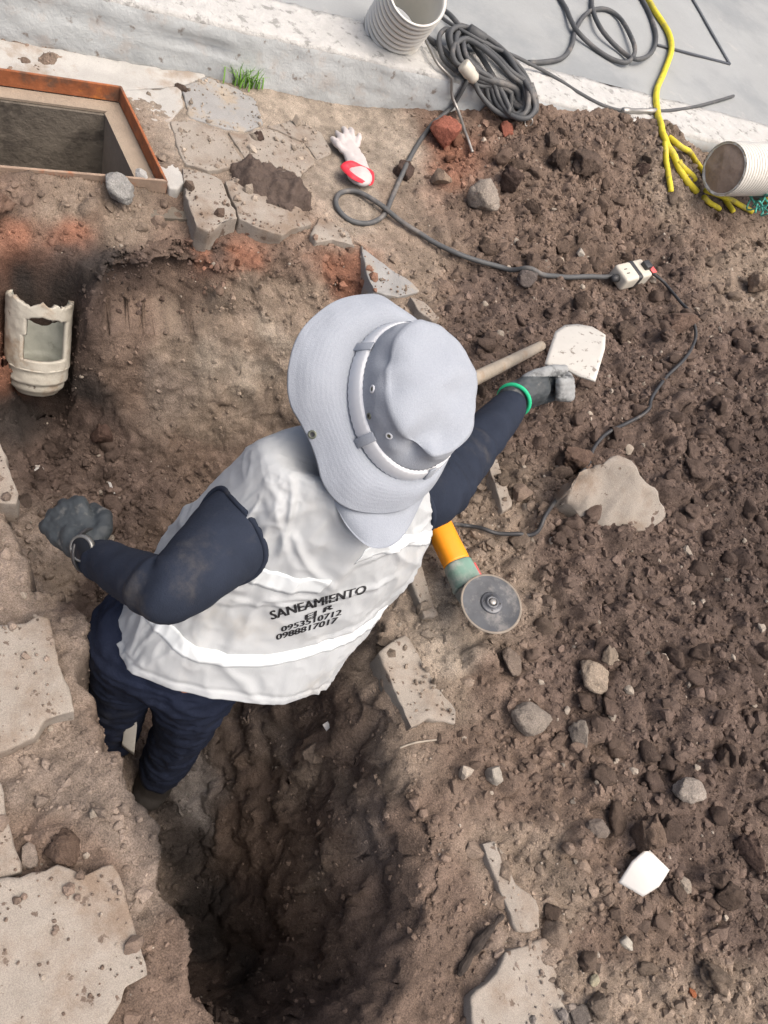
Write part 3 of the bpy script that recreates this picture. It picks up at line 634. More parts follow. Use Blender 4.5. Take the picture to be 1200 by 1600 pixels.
# crumbs sticking out of the cut faces of the trench
_qv = V[quads]; _ar = np.linalg.norm(np.cross(_qv[:, 2]-_qv[:, 0], _qv[:, 3]-_qv[:, 1]), axis=1)*.5
_st = (_ar > 2.6*.0052*.0062) & (pit[quads[:, 0]] > .05) & core[quads[:, 0]] & (ch_sd[quads[:, 0]] < -.05) & (kn[quads[:, 0]] < -.05) & ~((uv0[quads[:, 0], 0] > 350) & (uv0[quads[:, 0], 1] > 1000) & ((np.arange(len(quads))*7919) % 10 < 6))
_rw = np.random.default_rng(77); _si = np.where(_st)[0]; _pk = _rw.choice(_si, 7500, p=_ar[_si]/_ar[_si].sum())
_a = _rw.random((len(_pk), 2, 1)); _qp = _qv[_pk]; WP = (_qp[:, 0]*(1-_a[:, 0])+_qp[:, 1]*_a[:, 0])*(1-_a[:, 1])+(_qp[:, 3]*(1-_a[:, 0])+_qp[:, 2]*_a[:, 0])*_a[:, 1]
crumbs('bank_crumbs', 1, WP[:, :2], np.minimum(.010, .0022*(1-_rw.random(len(WP)))**(-1/2.0)), 'crumbs and grit sticking out of the trench walls', 14, zz=WP[:, 2]-.0015, pale_p=.006)

CLODP = [mesh_data('clod', *lumpy(4 if k < 4 else 3, 300+k), M['clod_own']) for k in range(14)]
CLODS = []
def put_clod(x, y, r_, name, label, cat, group, rng, col, sink=.42, mesh=None, z=None):
    o = bpy.data.objects.new(name, mesh or CLODP[rng.integers(0, len(CLODP))]); COL.objects.link(o)
    zz = gz(x, y) if z is None else z
    o.location = (x, y, zz+r_*(.62-sink)); o.scale = (r_,)*3
    CLODS.append((x, y, zz+r_*(.62-sink), r_*.8))
    o.rotation_euler = (rng.uniform(-.5, .5), rng.uniform(-.5, .5), rng.uniform(0, 6.28)); o.color = (*col, 1)
    return set_tag(o, label, cat, group)
_r = np.random.default_rng(21)
q, rad = scatter(2600, .014, .031, 2.6, .55, seed=23, power=2.0)
_k = np.argsort(-rad)[:235]; q = q[_k]; rad = rad[_k]; cc = soil_col(np.column_stack([q, bil(HG, q, gx, gy)]))
LAND = [(985,428,'the white taped outlet'),(900,550,'the shard in the hand'),(965,770,'the big concrete chunk'),(783,950,'the grinder disc'),(920,1062,'the cream stone'),(823,1125,'the large tan rock'),(1066,1238,'the pale grey rock'),(1005,1360,'the white tile'),(975,1474,'the round white pebble'),
 (830,1530,'the lowest paver'),(748,322,'the flat grey stone slab'),(690,222,'the red brick lump'),(787,208,'the small red brick lump'),(1048,285,'the frayed rope ends'),(1131,264,'the ribbed pipe mouth'),(660,1060,'the half buried paver'),(800,1385,'the sunk kerbstone strip'),(1086,520,'the outer bend of the grinder cord'),(840,830,'the lower bend of the grinder cord'),
 (112,825,'the gloved fist'),(57,560,'the broken drain pipe'),(846,540,'the tip of the wooden handle'),(766,1212,'the whitish concrete lump'),(1077,1551,'the orange brick chip'),(904,399,'the small white pebble'),(700,390,'the slack of the extension lead'),(946,1024,'the beige pebble'),(200,860,'the navy forearm')]
_uv = np.stack(proj(np.column_stack([q, bil(HG, q, gx, gy)])), 1); _ld = np.array([l[:2] for l in LAND], float); _ct = {}; LAB = [None]*len(q)
ORD = ['nearest', 'second nearest', 'third nearest', 'fourth nearest', 'fifth nearest', 'sixth nearest', 'seventh nearest', 'eighth nearest', 'ninth nearest', 'tenth nearest', 'eleventh nearest', 'twelfth nearest']+['thirteenth nearest', 'fourteenth nearest', 'fifteenth nearest', 'sixteenth nearest', 'seventeenth nearest', 'eighteenth nearest', 'nineteenth nearest', 'twentieth nearest']+['twenty-%s nearest' % w for w in ('first', 'second', 'third', 'fourth', 'fifth', 'sixth', 'seventh', 'eighth', 'ninth')]+['thirtieth nearest']
_dd = np.linalg.norm(_uv[:, None]-_ld[None], axis=2); _nl = _dd.argmin(1)
for k in np.argsort(_dd.min(1)):
    l = _nl[k]; du, dv = _uv[k]-_ld[l]; w_ = ('to the right of' if du > 0 else 'to the left of') if abs(du) > abs(dv) else ('below' if dv > 0 else 'above')
    n_ = _ct.get((l, w_), 0); _ct[(l, w_)] = n_+1; LAB[k] = 'brown clod %s %s %s' % (ORD[min(n_, 29)], w_, LAND[l][2])
for k, ((x, y), r_, c) in enumerate(zip(q, rad, cc)):
    put_clod(x, y, r_, 'clod', LAB[k], 'clod', 'clods of dug earth', _r, c*_r.uniform(.8, 1.2))
STN = [mesh_data('stone', *lumpy(4, 500+k, 'stone'), M['clod_own']) for k in range(8)]
CL = (.112,.083,.066); GRYS = (.27,.235,.2); PAL = (.46,.42,.36); TANS = (.27,.205,.155); BRI = (.30,.115,.08); DKC = (.085,.06,.05)
STONES = [(690,222,56,'brick_lump','crumbled red brick lump at the kerb foot under the black leads','brick lump',BRI,1),(787,208,27,'brick_lump','small red brick lump below the coil of black cable','brick lump',BRI,1),
 (632,275,36,'clod','dark crumbly clod beside the rubber glove and the hanging lead','clod',DKC,0),(857,226,36,'clod','dark clod on the kerb edge, first of two below the coil','clod',CL,0),(872,256,42,'clod','rounded brown clod just under the dark clod at the kerb edge','clod',CL,0),
 (1001,268,30,'clod','dark clod lying alone on pale dust left of the yellow rope','clod',DKC,0),(915,262,52,'clod','wide brown clod against the kerb between coil and rope','clod',CL,0),(684,285,36,'stone','pale brown stone below the red brick lump','stone',TANS,1),
 (748,322,62,'stone','flat grey brown stone slab in the rubble below the coil','stone',GRYS,1),(798,288,50,'clod','knobbly dark clod right of the flat grey stone','clod',DKC,0),(820,440,36,'stone','dark grey angular stone beside the extension lead','stone',(.14,.12,.11),1),
 (823,1125,66,'stone','large tan rock with pale crust below the grinder','rock',GRYS,1),(793,1038,46,'stone','rounded grey brown stone just below the grinder disc','stone',(.2,.16,.13),1),(920,1062,54,'stone','cream stone with a crusty face right of the large tan rock','stone',(.34,.28,.22),1),
 (946,1024,34,'stone','rounded beige pebble above the cream stone','stone',(.28,.23,.18),1),(900,1150,46,'stone','grey lump of concrete under the cream stone','stone',(.24,.21,.18),1),(766,1212,34,'stone','small whitish concrete lump on beaten earth by the trench','stone',PAL,1),
 (975,1474,25,'pebble','round white pebble below the half buried tile','pebble',(.6,.56,.48),2),(924,1531,20,'stone_chip','narrow cream chip near the lowest paver','stone chip',(.55,.5,.36),1),(1077,1551,17,'brick_chip','small orange brick chip near the bottom edge','brick chip',(.42,.16,.08),1),
 (1066,1238,52,'stone','pale grey rock with a broken face on the moist heap','rock',(.33,.29,.25),1),(930,1296,36,'stone','rounded grey stone above the half buried tile','stone',(.24,.2,.17),1),(798,1568,26,'clod','dark grey lump sitting on the lowest paver','clod',(.11,.1,.095),0),
 (283,145,22,'clod','brown clod on the corner of the grey paver by the kerb','clod',CL,0),(403,219,21,'clod','small round dark clod on the pavers above the mud patch','clod',DKC,0),
 (810,777,36,'stone','tan stone beside the concrete chunk under the grinder cord','stone',(.25,.19,.15),1),(904,399,18,'pebble','small white pebble above the extension lead','pebble',(.5,.46,.4),2),(1050,512,54,'clod','flat light brown clod left of the grinder cord','clod',(.165,.115,.09),0),
 (966,527,46,'clod','brown clod just right of the white shard','clod',CL,0),(162,686,46,'clod','large damp clod on the trench floor right of the broken pipe','clod',(.1,.065,.052),0),(487,1178,34,'stone','stone sticking out of the right trench bank','stone',(.2,.16,.13),1),
 (45,1336,44,'stone','flat grey stone beside the lower left pavers','stone',(.3,.25,.21),1),(100,1330,62,'clod','brown clod beside the flat grey stone and the largest paver','clod',(.15,.105,.08),0),(145,1272,16,'pebble','small cream pebble on the beaten earth left of the trench','pebble',(.45,.39,.32),2),
 (890,722,56,'clod','light brown clod in front of the concrete chunk','clod',(.16,.11,.085),0),(1125,1185,40,'clod','brown clod on the moist heap near the right edge','clod',CL,0),(1130,1400,52,'clod','wide clod at the right edge below the tile','clod',CL,0),(1010,1310,72,'clod','broad brown clod just above the half buried tile','clod',(.165,.12,.092),0),
 (940,1215,46,'clod','rounded brown clod right of the large tan rock','clod',CL,0),(1050,1390,40,'clod','brown clod touching the lower right of the tile','clod',CL,0),(1180,450,44,'clod','dusty tan clod at the right edge below the ribbed pipe','clod',TANS,0),
 (60,735,16,'stone_chip','white chip on the trench floor above the fist','stone chip',(.55,.5,.45),1),(855,1425,30,'clod','dark brown clod right of the sunk kerbstone','clod',CL,0),(1165,1330,60,'clod','large dark clod at the right edge beside the tile','clod',(.115,.08,.065),0)]
for k, (u, v, px, nm, lb, cat, c, kd) in enumerate(STONES):
    p = hit(u, v); dep = (p-CP)@Fv; r_ = px*dep/FPX*(.42 if kd == 0 else .52)
    mesh = CLODP[k % 4] if kd == 0 else STN[k % 8]
    put_clod(p[0], p[1], r_, nm, lb, cat, None, _r, c, .15 if kd != 2 else .2, mesh)

# ------------------------------------------------------------------ inspection chamber
quad = np.array([chA, chB, chC, chD])
def inset(P_, d):
    P_ = np.asarray(P_, float); n = len(P_); out = []
    ar = sum(P_[i][0]*P_[(i+1) % n][1]-P_[(i+1) % n][0]*P_[i][1] for i in range(n)); sg = 1 if ar > 0 else -1
    for i in range(n):
        a, b, c = P_[i-1][:2], P_[i][:2], P_[(i+1) % n][:2]
        n1 = sg*np.array([-(b-a)[1], (b-a)[0]])/np.linalg.norm(b-a); n2 = sg*np.array([-(c-b)[1], (c-b)[0]])/np.linalg.norm(c-b)
        k = d/(1+n1@n2); out.append([*(b+(n1+n2)*k), P_[i][2]])
    return np.array(out)
def wedge(o_, i_, k, z0, z1):
    j = (k+1) % len(o_); c4 = [o_[k], o_[j], i_[j], i_[k]]
    Vv = np.array([[p[0], p[1], z] for z in (z0, z1) for p in c4])
    return Vv, [(0, 1, 2, 3), (7, 6, 5, 4), (0, 4, 5, 1), (1, 5, 6, 2), (2, 6, 7, 3), (3, 7, 4, 0)]
ch = empty('inspection_chamber', (*quad[:, :2].mean(0), -.75), 'open square drain chamber with a rusty steel frame and concrete collar', 'drain chamber')
q0, q1, q2, q3 = quad, inset(quad, .007), inset(quad, .055), inset(quad, -.07)
for k, mt_ in enumerate(('rust', 'rust_dirt', 'rust', 'rust')):
    v_, f_ = bevelled(*wedge(q0, q1, k, -.024, FZ+.006), .0015, 1); mk('frame_bar', v_, f_, M[mt_], ch, smooth=False)
    v_, f_ = wedge(q1, inset(quad, .048+.01*(k == 0)), k, -.033, -.026); mk('ledge', v_, f_, M['chamber_side'], ch, smooth=False)
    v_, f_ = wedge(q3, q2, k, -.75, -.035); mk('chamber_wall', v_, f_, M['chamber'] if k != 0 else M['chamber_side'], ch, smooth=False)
v_, f_ = box((*quad[:, :2].mean(0), -.77), (.6, 0, 0), (0, .6, 0), (0, 0, .018)); mk('chamber_floor', v_, f_, M['mud'], ch, smooth=False)
_o = inset(quad, -.004)
def off(p, z=.004): return np.array([p[0], p[1], z])
strip = [pz(u, v, .004) for u, v in [(-330, 5), (-150, 28), (0, 60), (170, 92), (322, 117), (284, 134)]]+[off(_o[0]), off(_o[3])]
mk('concrete_collar', *prism(strip, .07, step=.02, seed=3), M['collar'], ch)
strip = [pz(u, v, .004) for u, v in [(283, 136), (287, 165), (266, 188), (275, 236), (280, 262), (290, 283), (278, 294)]]+[off(_o[1]), off(_o[0])]
mk('concrete_collar', *prism(strip, .07, step=.02, seed=4), M['collar'], ch)

# ------------------------------------------------------------------ pavers
pav = empty('paving', (*pz(400, 260)[:2], 0), 'row of dusty grey interlocking pavers along the trench edge', kind='structure')
PAV = [([(284,137),(322,121),(362,134),(400,156),(412,193),(382,206),(350,201),(297,184),(291,165)], .004, 'paver_grey'),
 ([(266,190),(297,187),(350,204),(374,242),(384,254),(350,262),(325,266),(290,256),(279,236)], .009, 'paver'),
 ([(356,205),(384,209),(414,197),(470,222),(492,252),(470,276),(430,268),(392,256),(380,243)], .007, 'paver'),
 ([(283,261),(318,269),(347,281),(371,341),(351,344),(327,362),(306,352),(294,318)], .008, 'paver'),
 ([(351,282),(378,270),(432,308),(470,324),(488,349),(466,355),(441,367),(406,357),(375,342)], .006, 'paver'),
 ([(491,353),(502,338),(545,360),(556,384),(520,374),(494,378),(486,366)], .0, 'paver'),
 ([(564,382),(592,408),(640,438),(655,455),(622,464),(584,455),(574,430)], -.004, 'paver_grey'),
 ([(418,196),(470,186),(500,206),(520,238),(496,250),(473,220)], .005, 'paver')]
for k, (pl, z, mm) in enumerate(PAV):
    mk('paving_stone', *prism([pz(u, v, z) for u, v in pl], .08, seed=20+k), M[mm], pav)
PAVPOLY = [(np.array([pz(u, v, z)[:2] for u, v in pl]), z) for pl, z, mm in PAV]
def loose(pl, z, mm, label, seed, thick=.075, name='paving_stone', cat='paving stone', down=(0, 0, -1), rough=.003):
    tp = [pz(a[0], a[1], a[2] if len(a) > 2 else z) for a in pl]; PAVPOLY.append((np.array(tp)[:, :2], np.mean([p[2] for p in tp])) if cat == 'paving stone' else (np.array(tp)[:, :2], -9))
    return mk(name, *prism(tp, thick, seed=seed, down=down, rough=rough), M[mm], label=label, cat=cat)
loose([(-60,660),(0,690),(18,745),(30,770),(26,787),(0,786),(-60,790)], .015, 'paver', 'paver at the left edge just above the gloved fist', 41)
loose([(-40,985),(0,976),(40,974),(58,962),(76,966),(96,1050),(117,1112),(72,1124),(55,1150),(0,1176),(-50,1190)], .012, 'paver', 'paver with a reddish brown dirt stain left of the dark jeans', 42)
loose([(-60,1200),(0,1222),(14,1290),(33,1362),(0,1372),(-60,1380)], .0, 'paver', 'narrow corner of a paver at the left edge between two larger ones', 43)
loose([(-60,1378),(30,1372),(90,1350),(110,1356),(132,1365),(176,1348),(186,1366),(222,1490),(233,1524),(197,1544),(176,1580),(166,1602),(150,1680),(-60,1700)], .010, 'paver', 'largest paver, spotted with dark mud drops, in the lower left corner', 44)
loose([(592,1020,.005),(612,1005,.012),(634,990,-.004),(690,1080,-.006),(714,1108,.004),(712,1132,.002),(694,1126,.0),(668,1122,.012),(642,1140,.005)], .01, 'paver', 'half buried paver with a bright clean side right of the white vest', 45)
loose([(634,884,.006),(652,864,.012),(672,925,.004),(686,960,-.006),(664,965,.005)], .012, 'paver', 'paver edge showing through the earth beside the grinder handle', 46)
loose([(752,1316),(774,1314),(806,1384),(838,1406),(844,1452),(808,1456)], .012, 'paver', 'sunk narrow kerbstone strip lying parallel to the trench below the rubble', 47)
loose([(735,1560,.016),(776,1520,.016),(790,1488,.014),(856,1464,.008),(890,1480,.0),(870,1535,.002),(925,1600,-.002),(905,1660,.0),(745,1660,.016)], .015, 'paver', 'cracked paver at the bottom edge strewn with crumbs of earth', 48)
loose([(762,722),(778,715),(802,790),(786,800)], .03, 'paver', 'thin paver edge showing between the sleeve and the concrete chunk', 49)
loose([(884,785,0.080),(893,760,0.135),(905,738,0.160),(932,727,0.170),(966,712,0.180),(986,721,0.185),(1000,742,0.175),(1026,770,0.145),(1042,806,0.105),(1010,828,0.085),(955,830,0.070),(905,806,0.065)], .1, 'paver', 'large broken concrete chunk half sunk in the moist heap', 50, .17, 'concrete_chunk', 'concrete chunk', rough=.007)
loose([(640,462),(662,470),(688,496),(676,502),(655,486)], .012, 'paver', 'thin paver corner peeking out above the hat crown', 51)
for u, v, px, nm, lb, c, kk in ((222,272,26,'plaster_lump','white plaster lump on the near corner of the rusty frame',(.5,.49,.47),3),(186,293,52,'mortar_lump','grey mortar lump stuck to the near bar of the rusty frame',(.30,.295,.28),5)):
    p = pz(u, v, .02); put_clod(p[0], p[1], px*.5*1.95/FPX, nm, lb, nm.replace('_', ' '), None, _r, c, .4, STN[kk], z=.012)

_rg2 = np.random.default_rng(61); gq = []; gzz = []
for pl, z in PAVPOLY:
    if z < -1: continue
    lo, hi = pl.min(0), pl.max(0); n_ = int(2600*np.prod(hi-lo))+10; pts = _rg2.uniform(lo, hi, (n_*4, 2)); sdp = poly_sd(pl, pts); keep = (sdp > .004) & (_rg2.random(len(pts)) < .12+.5*np.exp(-sdp/.02)); gq.append(pts[keep]); gzz.append(np.full(keep.sum(), z+.0015))
gq = np.concatenate(gq); crumbs('paver_grit', 1, gq, .0018*(1-_rg2.random(len(gq)))**(-1/1.9), 'grit and crumbs of earth strewn on the pavers', 18, zz=np.concatenate(gzz))

# ------------------------------------------------------------------ mud patch on the pavers
mp = np.array([pz(u, v, .0)[:2] for u, v in [(360,258),(385,251),(420,264),(455,274),(486,303),(487,325),(455,333),(430,321),(395,308),(368,290)]])
lo, hi = mp.min(0)-.01, mp.max(0)+.01; ax = np.arange(lo[0], hi[0], .005); ay = np.arange(lo[1], hi[1], .005); AX, AY = np.meshgrid(ax, ay); mq = np.stack([AX.ravel(), AY.ravel(), AX.ravel()*0], 1)
msd = poly_sd(mp, mq[:, :2])+.012*fbm(mq*30, 3, 131); mz = .006+.032*sstep(0, .05, msd)**.6*(1+.5*fbm(mq*28, 4, 133))+.010*fbm(mq*70, 3, 135)-.03*(msd < 0)
mi_ = np.arange(len(mq)).reshape(AX.shape); mf = np.stack([mi_[:-1, :-1], mi_[:-1, 1:], mi_[1:, 1:], mi_[1:, :-1]], -1).reshape(-1, 4); mf = mf[(msd[mf] > -.006).all(1)]
us, inv = np.unique(mf, return_inverse=True); mk('mud_heap', np.column_stack([mq[us, :2], mz[us]]), inv.reshape(-1, 4), M['mud'], label='patch of dark wet mud dumped on the dusty pavers', cat='mud heap')

# ------------------------------------------------------------------ grass tuft at the kerb foot
gr = np.random.default_rng(5); gp = pz(380, 128, 0); GV = []; GF = []
for k in range(150):
    b0 = gp+np.array([*(gr.normal(0, .016, 2)), -.005]); b0[:2] += KE*gr.normal(0, .018); a = gr.uniform(0, 6.28); L_ = gr.uniform(.03, .085); out = np.array([math.cos(a), math.sin(a), 0]); sd_ = np.array([-out[1], out[0], 0])*.0022
    bend = gr.uniform(.2, .8); pts = [b0+out*L_*bend*t*t+np.array([0, 0, L_*t*(1-.35*bend*t)]) for t in (0, .35, .7, 1)]; n0 = len(GV)
    for i, p in enumerate(pts): wd = (1, .9, .6, .08)[i]; GV += [p-sd_*wd, p+sd_*wd]
    GF += [(n0+2*i, n0+2*i+1, n0+2*i+3, n0+2*i+2) for i in range(3)]
mk('grass_tuft', GV, GF, M['grass'], label='small green grass tuft growing at the foot of the kerb', cat='grass tuft')

# ------------------------------------------------------------------ old clay pipe in the trench
axp = Pf-Pn; Lp = np.linalg.norm(axp); axp = axp/Lp
ref = nrm(CP-(Pn+Pf)/2); e1 = nrm(ref-(ref@axp)*axp); e2 = np.cross(axp, e1)
nt_, na = 56, 64; tt = np.linspace(-.02, 1, nt_); aa = np.linspace(0, 2*np.pi, na, endpoint=False)
def rad_(t): return .066+.008*sstep(.12, .15, t)+.003*sstep(.26, .3, t)-.014*(1-sstep(-.02, .07, t))
TTg, AAg = np.meshgrid(tt, aa, indexing='ij')
pr = np.stack([TTg.ravel()*3, np.cos(AAg.ravel())*1.3, np.sin(AAg.ravel())*1.3], 1)
Leff = Lp*(1+.07*fbm(np.column_stack([pr[:, 1]*2, pr[:, 2]*2, pr[:, 0]*0]), 4, 141, .7)*sstep(.75, 1, TTg.ravel()))
def surf(dr): r_ = rad_(TTg.ravel())+dr+.0016*fbm(pr*5, 3, 143); return Pn+(TTg.ravel()*Leff)[:, None]*axp+r_[:, None]*(np.cos(AAg.ravel())[:, None]*e1+np.sin(AAg.ravel())[:, None]*e2)
ang = (AAg+np.pi) % (2*np.pi)-np.pi
hole = (TTg > .40) & (TTg < .84+.02*np.cos(ang*3)) & (np.abs(ang-.22) < .74-.12*(TTg-.42))
fmask = ~hole[:-1, :]
ids = np.arange(nt_*na).reshape(nt_, na); FO = []; FI = []; edge = {}
for i in range(nt_-1):
    for j in range(na):
        if not fmask[i, j]: continue
        q = (ids[i, j], ids[i, (j+1) % na], ids[i+1, (j+1) % na], ids[i+1, j]); FO.append(q[::-1]); FI.append(q)
        for a, b in zip(q, q[1:]+q[:1]): edge[(a, b)] = 1
nO = nt_*na; FE = [(a, b, b+nO, a+nO) for (a, b) in edge if (b, a) not in edge]
cp = empty('broken_pipe', Pn-np.array([0, 0, .08]), 'old cream clay drain pipe with a square hole broken in its top', 'drain pipe')
mk('pipe_shell', np.concatenate([surf(0), surf(-.011)]), FO+[tuple(i+nO for i in q) for q in FI]+FE, [M['clay'], M['clay_in']], cp, mi=[0]*len(FO)+[1]*len(FI)+[0]*len(FE))
mk('pipe_ring', *tube([Pn+axp*Lp*.30+.0745*(math.cos(a)*e1+math.sin(a)*e2) for a in np.linspace(0, 2*np.pi, 60, endpoint=False)], .0035, 8, True), M['clay'], cp)



# ------------------------------------------------------------------ ribbed white pipes on the pavement
def ribbed(name, P0, P1, R_, nr, label, plug=False, amp=.011):
    ax_ = P1-P0; L_ = np.linalg.norm(ax_); rt = empty(name, (P0[0], P0[1], SLAB_Z), label, 'pipe piece'); prf = []
    for k in range(nr*6+1): t = k/(nr*6); prf.append((R_-amp*(R_/.1)*(.5+.5*math.cos(2*np.pi*k/6))**2.5, t*L_))
    prf = [(R_*.9, 0), (R_*.99, 0)]+prf+[(R_*.99, L_+.004), (R_*.9, L_+.004), (R_*.88, L_-.01), (R_*.88, .006), (R_*.9, 0)]
    v_, f_ = lathe(prf, P0, ax_, 56); mk('pipe_shell', v_, f_, [M['pvc'], M['pvc_groove']], rt, mi=[1 if 2 <= i//56 < 2+nr*6 and (i//56-2) % 6 in (0, 5) else 0 for i in range(len(f_))])
    if plug:
        v_, f_ = lathe([(R_*.895*t, .004-.010*(1-t*t)) for t in (0.02, .2, .4, .6, .8, 1)], P0, ax_, 40, None, True, False)
        v_ = v_+nrm(ax_)*(.006*fbm(v_*30, 3, 151))[:, None]; mk('soil_plug', v_, [q[::-1] for q in f_], M['soil_plug'], rt)
    return rt
zc = SLAB_Z+.085
pr_ = ribbed('ribbed_pipe', pz(1131, 264, zc), pz(1131, 264, zc)+nrm(pz(1260, 266, zc)-pz(1131, 264, zc))*.75, .086, 52, 'white ribbed pipe lying on its side, one end packed with earth', True, .0045)
p0 = pz(1131, 264, zc); axr = nrm(pz(1260, 266, zc)-p0); cA = nrm(np.cross(axr, [0, 0, 1]))
mk('tie_cord', *tube([p0+axr*(.25+.03*math.sin(a))+.089*(math.cos(a)*cA+math.sin(a)*np.array([0, 0, 1])) for a in np.linspace(0, 2*np.pi, 48, endpoint=False)], .0035, 6, True), M['cord_grey'], pr_)
Pb, Pt = pz(612, 50, SLAB_Z+.008), pz(652, -8, SLAB_Z+.18)
ribbed('ribbed_pipe', Pb, Pt, .094, 9, 'short white ribbed pipe standing on end on the kerb edge')
tw = np.random.default_rng(9); tp0 = pz(1178, 300, SLAB_Z+.01)
for k in range(1):
    TV = []
    for q in range(6):
        b_ = tp0+np.array([tw.normal(0, .02), tw.normal(0, .02), .01]); TV.append(tube(spline([b_+tw.normal(0, .018, 3)+np.array([.02*i, -.025*i, -.004*i]) for i in range(4)], 6), .0028, 6))
    mk('twine', *join(*TV), M['twine'], label='frayed green twine hanging under the ribbed pipe', cat='twine')

# ------------------------------------------------------------------ rubber glove
def gl(u, v, z=.022): return pz(u, v, z)
G = empty('rubber_glove', (*pz(550, 245)[:2], 0), 'white rubber glove with red lining thrown on the dusty pavers', 'glove')
k_ = 2.36/FPX; parts = [capsule(gl(545, 228), gl(556, 250), 15*k_, 17*k_, flat=.42), capsule(gl(556, 248), gl(562, 275, .025), 16*k_, 20*k_, flat=.45)]
for a, b, r_ in (((541, 226), (526, 207), 5.2), ((545, 220), (537, 202), 5.2), ((551, 220), (548, 203), 5.2), ((558, 226), (562, 211), 4.8), ((540, 238), (520, 218), 5.4)):
    m_ = ((a[0]+b[0])/2, (a[1]+b[1])/2); parts += [capsule(gl(*a), gl(*m_, .028), r_*k_, r_*k_*.95), capsule(gl(*m_, .028), gl(*b, .016), r_*k_*.95, r_*k_*.8)]
v_, f_ = remesh(parts, .0035, 3); v_ = v_+normals(v_, f_)*(.003*fbm(v_*45, 3, 161))[:, None]; mk('glove_shell', v_, f_, M['glove_white'], G)
cu = [(531, 262), (545, 255), (562, 262), (583, 274), (580, 291), (562, 287), (546, 279)]
cv_ = spline([gl(u, v, .026+.012*math.sin(i*1.3)) for i, (u, v) in enumerate(cu)], 6, True); cm = cv_.mean(0)
rings = [cv_+[0, 0, .004], cm+(cv_-cm)*.93+[0, 0, .012], cm+(cv_-cm)*.7+[0, 0, .010], cm+(cv_-cm)*.3+[0, 0, .004]]; nn = len(cv_)
mk('glove_lining', np.concatenate(rings+[cm[None]]), [(i*nn+j, i*nn+(j+1) % nn, (i+1)*nn+(j+1) % nn, (i+1)*nn+j) for i in range(3) for j in range(nn)]+[(3*nn+j, 3*nn+(j+1) % nn, 4*nn) for j in range(nn)], M['glove_red'], G)

# ------------------------------------------------------------------ cables, hose and rope
def path(px, r_, n=9, over=True, closed=False):
    P_ = np.array([hit(a[0], a[1], (a[2] if len(a) > 2 else 0)+r_*.8) for a in px])
    P_ = spline(P_, n, closed); g = gnd(P_)
    lifts = np.array([a[2] if len(a) > 2 else 0 for a in px], float); li = np.interp(np.linspace(0, len(px)-1, len(P_)), np.arange(len(px)), lifts)
    P_[:, 2] = np.maximum(P_[:, 2], g+r_*.6+li*.9)
    CA = np.array(CLODS)
    for cx_, cy_, cz_, cr_ in (CA if over else ()):
        d2 = (P_[:, 0]-cx_)**2+(P_[:, 1]-cy_)**2; m_ = d2 < (cr_*1.15)**2
        if m_.any(): P_[m_, 2] = np.maximum(P_[m_, 2], cz_+np.sqrt(np.maximum((cr_*1.15)**2-d2[m_], 0))*.85+r_*.5)
    for _ in range(6): P_[1:-1, 2] = np.maximum(.25*P_[:-2, 2]+.5*P_[1:-1, 2]+.25*P_[2:, 2], g[1:-1]+r_*.35)
    return P_
ec = empty('extension_lead', (*hit(985, 428)[:2], hit(985, 428)[2]), 'black extension lead looping across the dig to a white taped outlet', 'extension lead')
P_ = path([(727, 128), (716, 158), (690, 182), (662, 212), (640, 248), (625, 280), (612, 310), (600, 336), (575, 349), (545, 343), (526, 322), (530, 303), (556, 299, .006), (592, 318, .016), (625, 345, .01), (665, 372, .01), (720, 398, .012), (780, 418, .01), (830, 431, .01), (895, 434, .01), (958, 433, .018)], .0074, 10)
mk('cable', *tube(P_, .0074, 10), M['rubber_black'], ec)
# outlet: two-gang trailing socket wrapped in tape
oc = hit(985, 429, .03); dr = nrm((hit(1012, 419, .03)-hit(958, 438, .03))*[1, 1, .3]); upn = nrm(np.array([-.1, -.25, 1.])-(np.array([-.1, -.25, 1.])@dr)*dr); sdv = np.cross(upn, dr)
v_, f_ = bevelled(*box(oc, dr*.060, sdv*.034, upn*.024), .011, 4); mk('socket', v_, f_, M['outlet'], ec)
v_, f_ = bevelled(*box(oc+dr*.006, dr*.013, sdv*.0352, upn*.0252), .0105, 4); mk('tape_band', v_, f_, M['tape'], ec)
for q in (-.036, .046):
    for w_ in (-.008, .008): mk('slot', *box(oc+dr*q+sdv*w_+upn*.0238, dr*.006, sdv*.0014, upn*.0012), M['tape'], ec, smooth=False)
mk('strain_relief', *tube([oc-dr*.058, oc-dr*.085], [.013, .0095], 12), M['rubber_dark'], ec)
# drain hose coil
cr = np.random.default_rng(31); cen = np.array([771, 117.]); PX = []
for k in range(9*14):
    t = k/14*2*np.pi; lap = k/14; d_ = lap/9
    a_ = 92-14*abs(math.sin(lap*1.7))-6*math.sin(lap*3.1); b_ = 40-17*abs(math.sin(lap*2.3+.6)); th_ = math.radians(47+7*math.sin(lap*1.9))
    x = a_*math.cos(t); y = b_*math.sin(t); PX.append((cen[0]+x*math.cos(th_)-y*math.sin(th_)+4*math.sin(lap*5), cen[1]+x*math.sin(th_)+y*math.cos(th_)+4*math.cos(lap*4), .006+.045*(.5+.5*math.sin(lap*2.6+t*.5))))
hz = empty('hose_coil', (*pz(771, 117, SLAB_Z)[:2], SLAB_Z), 'tangled coil of black hose heaped on the whitish kerb', 'hose coil')
mk('hose', *tube(path([(655, -12), (690, 15), (718, 40, .02)]+PX[2:], .0085, 5), .0085, 8), M['rubber_black'], hz)
mk('hose', *tube(path([(733, 111, .03), (765, 135, .02), (800, 162, .01), (822, 180, .01), (835, 168, .02), (826, 140, .03)], .012, 9), .012, 8), M['rubber_black'], hz)
